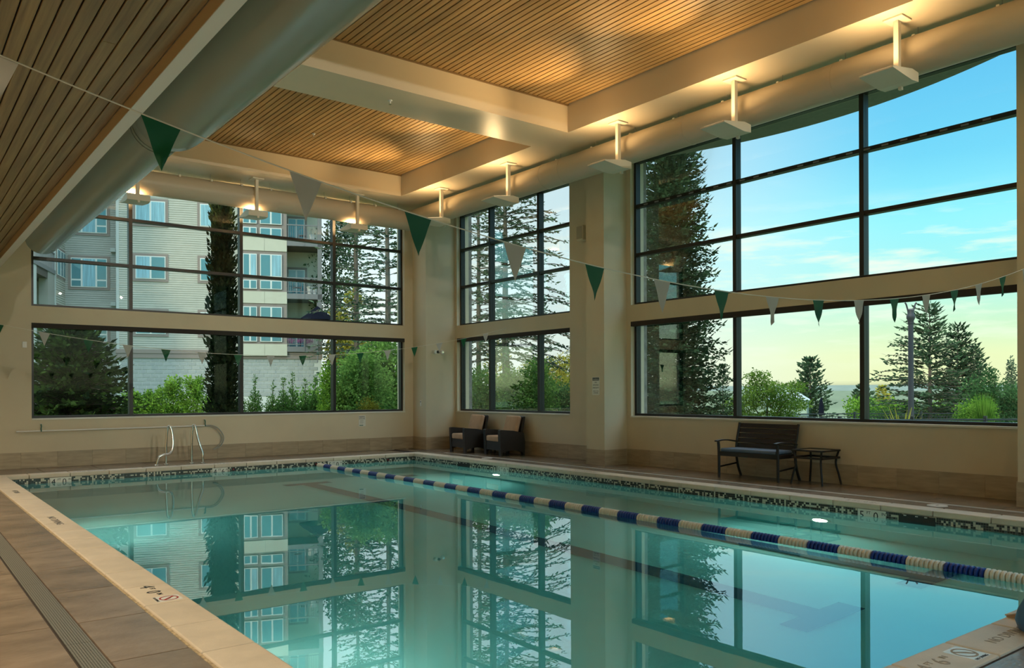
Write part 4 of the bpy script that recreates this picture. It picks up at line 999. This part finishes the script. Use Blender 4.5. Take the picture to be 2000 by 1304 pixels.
leafy('sun_tinted_tree', 'tree tinted sunlit yellow low behind the firs in the back window', 'tree', 19.6, 40.5, -1, [(0, 0, 6.0, .9, .9, .9), (.3, 0, 4.6, 1.1, 1.1, .9), (.8, 0, 7.4, .5, .5, .6), (1.6, -.5, 5, .8, .8, .7)], 2000, .24, lf_yellow, 73)
leafy('understory', 'dense green undergrowth between the fir trunks', 'shrub', 17.2, 32.5, -1, [(-2, .8, 1.6, 1.5, 1.2, 1.3), (0, 0, 2.0, 1.6, 1.2, 1.4), (1.6, -.8, 1.8, 1.4, 1.2, 1.4), (-1, .2, 3.2, 1.0, .8, .8)], 5200, .20, lf_maple, 74)
# seen through the corner window
conifer('fir_tree', 'sparse fir with bare upswept branches, left in the corner window', 17.4, 24.5, -.6, 15, 1.9, .22, 46, 6, .05, .10, .26, .07, .17, lf_fir, 80, .115, .35, fill=.75)
conifer('fir_tree', 'drooping fir with the thick grey trunk in the corner window', 16.36, 21.5, -.6, 12.0, 2.1, .26, 42, 7, .0, .22, .26, .07, .14, lf_fir, 81, .165, .62, az_bias=(-.6, .28))
leafy('maple_shrub', 'green maple shrub at the left of the lower corner window', 'shrub', 13.25, 18.75, G0, [(0, 0, 1.1, .95, .9, .8), (.1, 0, 1.9, .75, .7, .55), (-.4, .2, 1.7, .5, .5, .5)], 6500, .10, lf_maple, 82)
leafy('maple_shrub', 'green maple shrub in the middle of the lower corner window', 'shrub', 14.15, 17.75, G0, [(0, 0, 1.1, 1.0, .9, .8), (.2, -.1, 1.8, .75, .7, .6), (-.3, .1, 2.0, .5, .5, .45), (.3, -.2, 2.35, .35, .35, .35)], 7000, .10, lf_maple, 83)
leafy('broadleaf_shrub', 'darker green shrub at the right of the lower corner window', 'shrub', 16.6, 18.9, G0, [(0, 0, 1.1, 1.1, 1.0, .7), (.5, -.4, 1.5, .9, .8, .6), (-.3, .2, 1.7, .6, .6, .4)], 5200, .11, lf_shrub, 84)
conifer('young_conifer', 'sunlit yellow-green young conifer behind the corner window trunks', 26.9, 36.2, -1, 6.2, 1.3, .05, 24, 7, .3, .2, .34, .13, .22, lf_yellow, 85, .08, .8)
conifer('young_conifer', 'thin spiky conifer top at the right of the corner window', 24.4, 29.3, -1, 6.8, 1.1, .05, 26, 6, .3, .2, .30, .10, .22, lf_fir_pale, 86, .07, .9)
leafy('sun_tinted_tree', 'tree tinted sunlit yellow at the right edge of the corner window', 'tree', 29.6, 34.0, -1, [(0, 0, 3.6, 1.2, 1.0, .9), (.9, -.8, 4.4, .8, .8, .8), (-.9, .8, 3.4, 1.0, 1.0, .9), (.2, 0, 2.4, 1.9, 1.6, 1.0)], 4200, .19, lf_yellow, 87)
# seen through the wide right window
conifer('spruce_tree', 'big dark spruce filling the left of the sky window', 17.0, 14.95, G0, 13.0, 1.62, .0, 120, 17, .35, .28, .24, .07, .075, lf_spruce, 90, .14, .85, bark_dark, branches=False)
conifer('spruce_tree', 'small pointed spruce beside the big dark one', 24.5, 19.0, -.7, 3.1, .62, .02, 28, 9, .35, .2, .16, .05, .10, lf_spruce, 91, .05, .9)
leafy('spreading_tree', 'spreading layered green tree outside the lower sky window', 'tree', 23.2, 16.2, -.6, [(0, 0, 2.0, .9, .9, .35), (-.45, .4, 1.6, .75, .75, .28), (.5, -.4, 1.55, .8, .8, .30), (-.2, .2, 2.45, .45, .45, .25), (-.7, .5, 1.15, .7, .7, .22), (.3, -.1, 1.1, .8, .8, .24), (.75, -.6, 2.1, .4, .4, .22)], 5200, .105, lf_umb, 92,
      stems=(((0, 0, 0), (.02, 0, .9)), ((.02, 0, .85), (-.4, .35, 1.6)), ((.02, 0, .85), (.5, -.4, 1.7)), ((.02, 0, .85), (0, 0, 2.3))))
conifer('pine_tree', 'rounded dark pine rising behind the little cafe', 108, 68, -4, 10.2, 3.4, .10, 20, 8, .35, .1, .9, .5, .5, lf_fir, 93, .2, .75)
conifer('pine_tree', 'smaller pine right of the cafe, partly behind the mullion', 114.5, 63.5, -5, 7.2, 2.6, .06, 16, 8, .35, .1, .8, .45, .5, lf_fir, 94, .15, .8)
conifer('young_conifer', 'golden sunlit conifer beyond the valley edge', 126.5, 66.8, -5, 7.2, 2.6, .05, 18, 8, .3, .2, .7, .4, .5, lf_yellow, 95, .12, .85)
leafy('valley_tree', 'pale leafy trees low behind the second pine', 'tree', 100, 55.5, -4, [(0, 0, 3.2, 2.4, 2.4, 1.6), (3.2, -2, 2.8, 2.2, 2.2, 1.5), (7, -3, 2.4, 2.6, 2.6, 1.4), (11, -6, 2.8, 2.6, 2.6, 1.6)], 2600, .5, lf_hedge, 96)
conifer('fir_tree', 'tall ragged fir with a visible trunk behind the lamp post', 34.6, 16.25, -.8, 5.85, 2.3, .10, 26, 8, .15, .18, .34, .10, .15, lf_fir, 97, .11, .8, az_bias=(2.4, .25))
conifer('fir_tree', 'full dark fir just right of the ragged fir', 37.5, 16.4, -.9, 5.2, 1.75, .02, 28, 9, .25, .22, .30, .10, .15, lf_spruce, 98, .09, .75)
conifer('fir_tree', 'slim fir at the right of the fir cluster', 41.9, 17.6, -1, 4.5, 1.7, .02, 24, 9, .3, .2, .30, .11, .17, lf_fir, 99, .08, .8)
leafy('broadleaf_shrub', 'deep green bushy tree at the right end of the lower sky window', 'shrub', 28.0, 11.1, -.5, [(0, 0, 1.2, .9, .9, .8), (-.25, .3, 1.9, .55, .55, .5), (.5, -.4, 1.6, .7, .7, .6), (-.1, .1, 2.35, .25, .25, .3)], 4200, .11, lf_shrub, 100)
leafy('yellow_green_bush', 'yellow-green bush below the fir cluster', 'shrub', 25.3, 10.7, -.45, [(0, 0, .95, .5, .5, .6), (.3, -.2, 1.15, .4, .4, .45)], 2000, .10, lf_hedge, 101)
leafy('broadleaf_shrub', 'wide low green shrub in the shade under the ragged fir', 'shrub', 33.4, 17.6, -.8, [(0, 0, .9, .9, .9, .7), (1.2, -.8, .9, 1.1, 1, .7), (3, -2, 1.1, 1.3, 1.1, .9)], 3600, .13, lf_shrub, 102)
for i, (x, y, zt) in enumerate(((65.8, 25.0, 3.3), (66.9, 24.2, 3.5))):
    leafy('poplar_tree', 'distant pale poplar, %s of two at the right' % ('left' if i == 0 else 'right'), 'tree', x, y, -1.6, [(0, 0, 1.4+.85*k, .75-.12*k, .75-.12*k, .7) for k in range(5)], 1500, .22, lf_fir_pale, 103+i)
# tuft of tall grass and a yucca near the railing: blades are quads
def blades(name, label, x, y, z0, n, h, spread, w, leaf, seed):
    rr = random.Random(seed); t = thing(name, label, 'plant', (x, y, z0)); V = []
    for _ in range(n):
        a = rr.uniform(0, 2*PI); s = rr.uniform(.05, 1)*spread; l = h*rr.uniform(.6, 1.05)
        p0 = (rr.uniform(-.06, .06), rr.uniform(-.06, .06), 0); p1 = (math.cos(a)*s*.45, math.sin(a)*s*.45, l*.62); p2 = (math.cos(a)*s, math.sin(a)*s, l)
        q = (-math.sin(a)*w/2, math.cos(a)*w/2, 0)
        V += [(p0[0]-q[0], p0[1]-q[1], p0[2]), (p0[0]+q[0], p0[1]+q[1], p0[2]), (p1[0]+q[0], p1[1]+q[1], p1[2]), (p1[0]-q[0], p1[1]-q[1], p1[2])]
        V += [(p1[0]-q[0], p1[1]-q[1], p1[2]), (p1[0]+q[0], p1[1]+q[1], p1[2]), (p2[0]+q[0]*.2, p2[1]+q[1]*.2, p2[2]), (p2[0]-q[0]*.2, p2[1]-q[1]*.2, p2[2])]
    place('blade', quads_mesh('blade', V), leaf, t, kind='stuff'); return t
blades('grass_clump', 'tall green ornamental grass clump behind the railing', 21.4, 8.75, G0, 420, 1.62, .36, .02, lf_hedge, 110)
blades('yucca', 'spiky yucca plant at the foot of the lamp post', 19.8, 9.95, G0, 46, 1.35, .62, .05, lf_yellow, 111)

# ---- lamp post
lp = thing('lamp_post', 'tall grey lamp post with two curved arms outside the sky window', 'lamp', (23.97, 11.8, G0))
post_m = mat('lamp_post_grey', (.055, .05, .058), .5)
bm = NB(); lathe(bm, [(.16, G0), (.16, G0+.2), (.10, G0+.35), (.085, G0+.5), (.072, 3.35), (.085, 3.36), (.085, 3.45), (.12, 3.52), (.12, 3.60), (.09, 3.66), (.10, 3.76), (.06, 3.80)], (23.97, 11.8), 14); obj('post', bm, post_m, lp, smooth=True)
for s in (-1, 1):
    ux, uy = .79*s, -.61*s
    bm = NB(); tube(bm, smooth_path([(23.97+ux*.07, 11.8+uy*.07, 3.70), (23.97+ux*.13, 11.8+uy*.13, 3.92), (23.97+ux*.17, 11.8+uy*.17, 3.98)], 4), .025, 6); a = obj('arm', bm, post_m, lp)

# ---- railings
def railing(name, label, p0, p1, ztop, zbot, posts, m):
    s = thing(name, label, 'railing', (p0[0], p0[1], zbot)); p0 = Vector((*p0, 0)); p1 = Vector((*p1, 0)); d = (p1-p0); Ln = d.length; d /= Ln
    ang = math.atan2(d.y, d.x)
    def bar(nm, z, h, w):
        bm = NB(); bx(bm, 0, Ln, -w/2, w/2, z-h, z, rot=Matrix.Translation(p0) @ Matrix.Rotation(ang, 4, 'Z')); obj(nm, bm, m, s)
    bar('top_rail', ztop, .035, .05); bar('bottom_rail', zbot+.12, .03, .03); bar('mid_rail', ztop-.10, .02, .03)
    for k in range(posts+1):
        q = p0+d*(Ln*k/posts); obj('post', box(q.x-.03, q.x+.03, q.y-.03, q.y+.03, zbot, ztop+.06), m, s)
    bm = NB(); n = int(Ln/.11)
    for k in range(n):
        q = p0+d*(Ln*(k+.5)/n); bx(bm, q.x-.008, q.x+.008, q.y-.008, q.y+.008, zbot+.12, ztop-.10)
    obj('baluster', bm, m, s, kind='stuff'); return s
rail_m = mat('railing_black', (.03, .035, .038), .45)
railing('railing', 'black metal railing close outside the right end of the sky window', (14.6, 10.2), (20.6, 5.55), .80, G0, 5, rail_m)
railing('railing', 'black railing farther off along the edge of the lawn', (20.5, 22.0), (38.0, 8.5), .56, -.75, 9, rail_m)

# ---- little cafe with a white gable
cf = thing('cafe', 'little cafe with a white lettered gable and glass front', 'building', (88.4, 58.2, -2.4), math.radians(-57.5))
white_ext = mat('white_gable', (.62, .70, .78), .6); green_fr = mat('grey_green_frame', (.10, .17, .17), .5); cafe_glass = mat('pale_glass', (.42, .50, .40), .1, spec=.8)
def cb(nm, m, *a, par=None, **k): return obj(nm, box(*a, **k), m, par or cf, local=True)
bm = NB(); prism(bm, [(-3.2, 2.62), (2.1, 2.62), (2.1, 2.75), (-.15, 4.15), (-3.2, 2.75)], 0, 5, 'y'); gbl = obj('gable', bm, white_ext, cf, local=True)
cb('fascia', green_fr, -3.3, 2.2, -.05, 5, 2.46, 2.64)
cb('inner_wall', mat('cafe_interior', (.16, .18, .14), .8), -3.0, 1.9, 2.5, 4.8, 0, 2.46)
for a in (-3.1, -1.4, -.3, .35, 1.75): cb('post', green_fr, a, a+.22, 0, .25, 0, 2.46)
for z in (.75, 1.75): cb('rail', green_fr, -3.0, 1.9, .05, .2, z, z+.14)
for a, b in ((-2.9, -1.4), (-1.2, -.3), (-.1, .35), (.57, 1.75)):
    for z0, z1 in ((0, .75), (.89, 1.75), (1.89, 2.46)): cb('pane', cafe_glass, a, b, .10, .13, z0, z1)
LOC[cf.name] = Vector((0, 0, 0))
tx = text('Cafe', 1.0, ink, cf, (-.55, -.03, 2.82), (1, 0, 0), (0, 0, 1)); LOC[cf.name] = Vector((88.4, 58.2, -2.4))
um = thing('patio_umbrella', 'folded dark blue patio umbrella right of the cafe', 'umbrella', (83, 50.9, -2.4))
bm = NB(); lathe(bm, [(.05, -2.4), (.05, -1.4), (.30, -1.3), (.26, -.4), (.10, .5), (.03, .7)], (83, 50.9), 12); obj('canopy', bm, mat('navy_canvas', (.006, .008, .016), .9, spec=.05), um, smooth=True)

# ---- apartment house across the lawn
AP = (14.11, 43.44, 0.0)
ap = thing('apartment_house', 'grey clapboard apartment house with brown window trim, cream bay and balconies', 'building', AP, math.radians(-21.6))
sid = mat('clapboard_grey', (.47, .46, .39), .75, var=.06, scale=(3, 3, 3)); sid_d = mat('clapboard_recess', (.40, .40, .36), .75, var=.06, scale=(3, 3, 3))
trim_b = mat('brown_window_trim', (.29, .235, .205), .7); cream = mat('cream_panel', (.60, .58, .46), .7, var=.03, scale=(2, 2, 2)); white_f = mat('white_window_frame', (.74, .76, .72), .5)
apt_glass = mat('apartment_glass', (.10, .26, .30), .04, spec=1.0); curtain = mat('curtain_blue_grey', (.28, .50, .58), .9, var=.3, scale=(14, 1, .6))
cmu = mat('concrete_block', (.40, .42, .40), .85, var=.08, scale=(4, 4, 4), rand=.06); mort = mat('pale_mortar', (.68, .69, .64), .9); bal_m = mat('balcony_grey', (.20, .20, .20), .6); soft_dark = mat('balcony_soffit', (.10, .085, .07), .8)
corner_w = mat('corner_board_pale', (.50, .53, .50), .7)
def A(nm, m, *a, par=None, kind=None, **k): return obj(nm, box(*a, **k), m, par or ap, local=True, kind=kind)
def siding(nm, m, axis, a0, a1, c, z0, z1, sgn=-1, pitch=.114):
    """lap boards: 'u' runs along local x on plane y=c, 'w' along local y on plane x=c"""
    bm = NB(); n = int((z1-z0)/pitch)
    for k in range(n):
        z = z0+k*pitch; o0, o1 = c+sgn*.022, c+sgn*.004
        q = [(c, z), (o0, z), (o1, z+pitch), (c, z+pitch)]
        if axis == 'u': prism(bm, q, a0, a1, 'x')
        else: prism(bm, q, a0, a1, 'y')
    o = obj(nm, bm, m, ap, local=True, kind='stuff'); return o
TOP = 16.0
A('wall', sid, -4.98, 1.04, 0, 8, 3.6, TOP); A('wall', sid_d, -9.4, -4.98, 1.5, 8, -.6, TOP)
A('base_wall', mort, -4.98, 5.22, .012, 8, -1.2, 3.22)
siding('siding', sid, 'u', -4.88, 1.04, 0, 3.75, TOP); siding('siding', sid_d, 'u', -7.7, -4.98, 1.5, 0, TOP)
siding('siding', sid, 'w', 0, 1.5, -4.98, 3.75, TOP)
A('corner_board', corner_w, -5.0, -4.86, -.03, .1, 3.6, TOP)
A('belt_course', trim_b, -5.02, 5.26, -.07, .1, 3.22, 3.46); A('belt_course', trim_b, -5.02, 5.26, -.10, .1, 3.46, 3.66)
blk = mesh_from_bm('block', box(0, .372, -.012, .03, 0, .170, bev=.004))
for r in range(10):
    z = 3.22-.2*(r+1); u = -4.98+(.2 if r % 2 else 0)
    if r % 2:
        pass
    while u < 5.2-.39: place('block', blk, cmu, ap, loc=(u+.003, 0, z+.005)); u += .4
def bwin(u0, u1, z0, z1, y=0, trim=.13, parts=((0, 1, 0, 1),), cur=(), axis='u', nm='window'):
    """white framed window with brown trim; parts in unit coordinates"""
    t = A(nm, trim_b, u0-trim, u1+trim, y-.05, y+.02, z0-trim, z1+trim)
    bm = NB()
    A('sash_frame', white_f, u0, u1, y-.075, y-.02, z0, z1, par=t)
    for i, (a, b, c, d) in enumerate(parts):
        w, h = u1-u0, z1-z0; f = .045
        A('pane', curtain if i in cur else apt_glass, u0+a*w+f, u0+b*w-f, y-.085, y-.07, z0+c*h+f, z0+d*h-f, par=t)
    return t
for k in range(0, 4):
    zt = 8.47+2.84*(k-1)
    bwin(-4.08, -2.65, zt-1.18, zt, parts=((0, .5, 0, 1), (.5, 1, 0, 1)), cur=(0, 1) if k >= 2 else ((0,) if k == 1 else ()))
    bwin(-.97, -.25, zt-1.18, zt, cur=(0,) if k == 2 else ())
    if zt-1.5 > 2: bwin(-7.40, -5.68, zt-1.52, zt, y=1.5, parts=((0, .30, .25, 1), (0, .30, 0, .25), (.30, .70, 0, 1), (.70, 1, .25, 1), (.70, 1, 0, .25)), cur=(2,))
# bay with cream panels and paired windows
A('bay_wall', trim_b, 1.04, 3.40, -.15, 8, 3.62, TOP)
for k in range(0, 4):
    zb = 6.17+2.80*(k-1)
    A('cream_panel', cream, 1.03, 2.25, -.19, -.14, zb, zb+.63+(.12 if k == 2 else 0)); A('cream_panel', cream, 2.26, 3.41, -.19, -.14, zb, zb+.63+(.12 if k == 2 else 0))
    z0 = zb+.75
    for u0, u1 in ((1.16, 1.87), (2.03, 3.15)):
        two = ((0, .5, 0, 1), (.5, 1, 0, 1))
        bwin(u0, u1, z0+.67, z0+1.87, y=-.15, trim=.0, parts=two, cur=(1,) if k == 1 else ())
        bwin(u0, u1, z0+.0, z0+.48, y=-.15, trim=.0, parts=two)
# balconies
A('balcony_wall', cream, 3.40, 5.22, 1.7, 8, 3.6, TOP); A('side_wall', sid_d, 3.38, 3.42, -.1, 1.7, 3.6, TOP)
A('balcony_post', bal_m, 5.02, 5.24, -.22, .02, 3.66, TOP)
for k in range(4):
    zf = 3.72+2.85*k
    b = A('balcony', bal_m, 3.42, 5.26, -.22, 1.7, zf-.12, zf+.16)
    A('soffit', soft_dark, 3.42, 5.22, -.2, 1.7, zf-.14, zf-.12, par=b)
    A('rail', bal_m, 3.42, 5.24, -.20, -.15, zf+.98, zf+1.04, par=b); A('rail', bal_m, 3.42, 5.24, -.19, -.16, zf+.26, zf+.30, par=b)
    bm = NB()
    for q in range(15): bx(bm, 3.47+q*.115, 3.485+q*.115, -.185, -.165, zf+.28, zf+1.0)
    obj('baluster', bm, bal_m, b, local=True, kind='stuff')
    A('rail_post', bal_m, 4.28, 4.34, -.24, -.16, zf-.1, zf+1.04, par=b)
    bwin(3.50, 4.40, zf+.2, zf+1.72, y=1.7, parts=((0, .5, 0, 1), (.5, 1, 0, 1)), nm='balcony_door')
A('roof', trim_b, -9.5, 5.6, -.5, 8.4, TOP, TOP+.3)
# left wing seen along its side, with a porch under a balcony
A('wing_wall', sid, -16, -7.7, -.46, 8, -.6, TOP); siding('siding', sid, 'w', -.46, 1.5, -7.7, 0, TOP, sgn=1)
A('corner_board', corner_w, -7.8, -7.66, -.5, -.38, -.6, TOP)
A('porch_wall', sid, -16, -9.6, -5.2, -.46, -.6, TOP); siding('siding', sid, 'w', -5.2, -.46, -9.6, 0, 7.2, sgn=1)
A('porch_beam', soft_dark, -9.6, -7.72, -4.5, -.46, 6.95, 7.3)
A('porch_post', bal_m if False else mat('porch_grey_beige', (.34, .33, .29), .7), -8.1, -7.7, -1.7, -.5, -.6, 7.3); A('porch_post', corner_w, -8.1, -7.7, -4.5, -3.65, -.6, 7.4)
wb = A('balcony', bal_m, -9.6, -7.66, -4.5, -.46, 7.3, 7.5); A('rail', bal_m, -7.74, -7.68, -4.5, -.46, 8.3, 8.36, par=wb)
bm = NB()
for q in range(30): bx(bm, -7.72, -7.70, -4.45+q*.135, -4.43+q*.135, 7.5, 8.3)
obj('baluster', bm, bal_m, wb, local=True, kind='stuff')
for k, z0 in enumerate((1.65, 4.5, 7.35, 10.2, 13.0)):
    for a, b in ((-.14, .42), (.50, .98), (1.02, 1.42)):
        t = A('window', trim_b, -7.71, -7.665, a-.05, b+.05, z0-.12, z0+1.42); A('sash_frame', white_f, -7.67, -7.64, a, b, z0, z0+1.3, par=t); A('pane', apt_glass, -7.645, -7.63, a+.05, b-.05, z0+.05, z0+1.25, par=t)
for z in (6.1, 8.93, 11.7): A('wall_vent', corner_w, -5.5, -5.25, 1.3, 1.5, z-.1, z+.1)
# things on the balconies
def onap(u, w, z): 
    c_, s_ = math.cos(math.radians(-21.6)), math.sin(math.radians(-21.6)); return (AP[0]+u*c_-w*s_, AP[1]+u*s_+w*c_, z)
for i, (u, zf, r, h, m, lab) in enumerate(((4.62, 6.73, .16, .42, 'w', 'white flower pot on the middle apartment balcony'), (4.86, 6.73, .12, .30, 'w', 'smaller white pot by the post of the middle apartment balcony'), (4.75, 9.58, .16, .40, 'w', 'white pot on the upper apartment balcony'))):
    p = onap(u, .25, zf); t = thing('flower_pot', lab, 'pot', p); bm = NB(); lathe(bm, [(r*.7, p[2]), (r, p[2]+h), (r*1.08, p[2]+h), (r*1.08, p[2]+h+.03), (r*.9, p[2]+h+.02)], (p[0], p[1]), 14); obj('pot', bm, white_plastic, t)
    bm = NB(); lathe(bm, [(r*.9, p[2]+h-.02), (r*.3, p[2]+h+.03)], (p[0], p[1]), 10); obj('soil', bm, soft_dark, t)
lf_pink = leafmat('pink_blossom', (.30, .05, .22), (.62, .22, .50), .3, 6)
p = onap(4.1, -.05, 3.9); leafy('flower_box', 'pink flowers along the lowest apartment balcony rail', 'flowers', p[0], p[1], p[2], [(-.45, .2, .30, .22, .12, .14), (0, 0, .32, .25, .12, .14), (.45, -.18, .28, .25, .12, .14)], 420, .07, lf_pink, 120)
def patio_chair(u, zf, lab):
    p = onap(u, .5, zf); t = thing('patio_chair', lab, 'chair', p, math.radians(-21.6)); dk = bal_m
    bm = NB(); bx(bm, -.22, .22, -.22, .22, .40, .43); obj('seat', bm, dk, t, local=True)
    bm = NB(); tube(bm, smooth_path([(-.22, .22, .43), (-.22, .26, .75), (0, .28, .92), (.22, .26, .75), (.22, .22, .43)], 4), .015, 5); obj('back_frame', bm, dk, t, local=True)
    for x in (-.2, .2):
        for y in (-.2, .2): bm = NB(); bx(bm, x-.015, x+.015, y-.015, y+.015, 0, .40); obj('leg', bm, dk, t, local=True)
patio_chair(4.25, 9.58, 'dark metal chair with a round back on the upper apartment balcony'); patio_chair(3.95, 6.73, 'dark metal chair on the middle apartment balcony')
mu = thing('market_umbrella', 'dark navy umbrella on the terrace beside the apartment corner', 'umbrella', onap(4.95, -1.2, 3.0)); c_ = onap(4.95, -1.2, 0)
bm = NB(); lathe(bm, [(1.05, 5.22), (.70, 5.46), (.36, 5.72), (.03, 5.98)], (c_[0], c_[1]), 8, close=False); lathe(bm, [(1.04, 5.20), (.68, 5.44), (.34, 5.70), (.03, 5.94)], (c_[0], c_[1]), 8, close=False); obj('canopy', bm, MATS['navy_canvas'], mu)
bm = NB(); cyl(bm, (c_[0], c_[1], 3.0), (c_[0], c_[1], 6.16), .03, 8); obj('pole', bm, bal_m, mu)
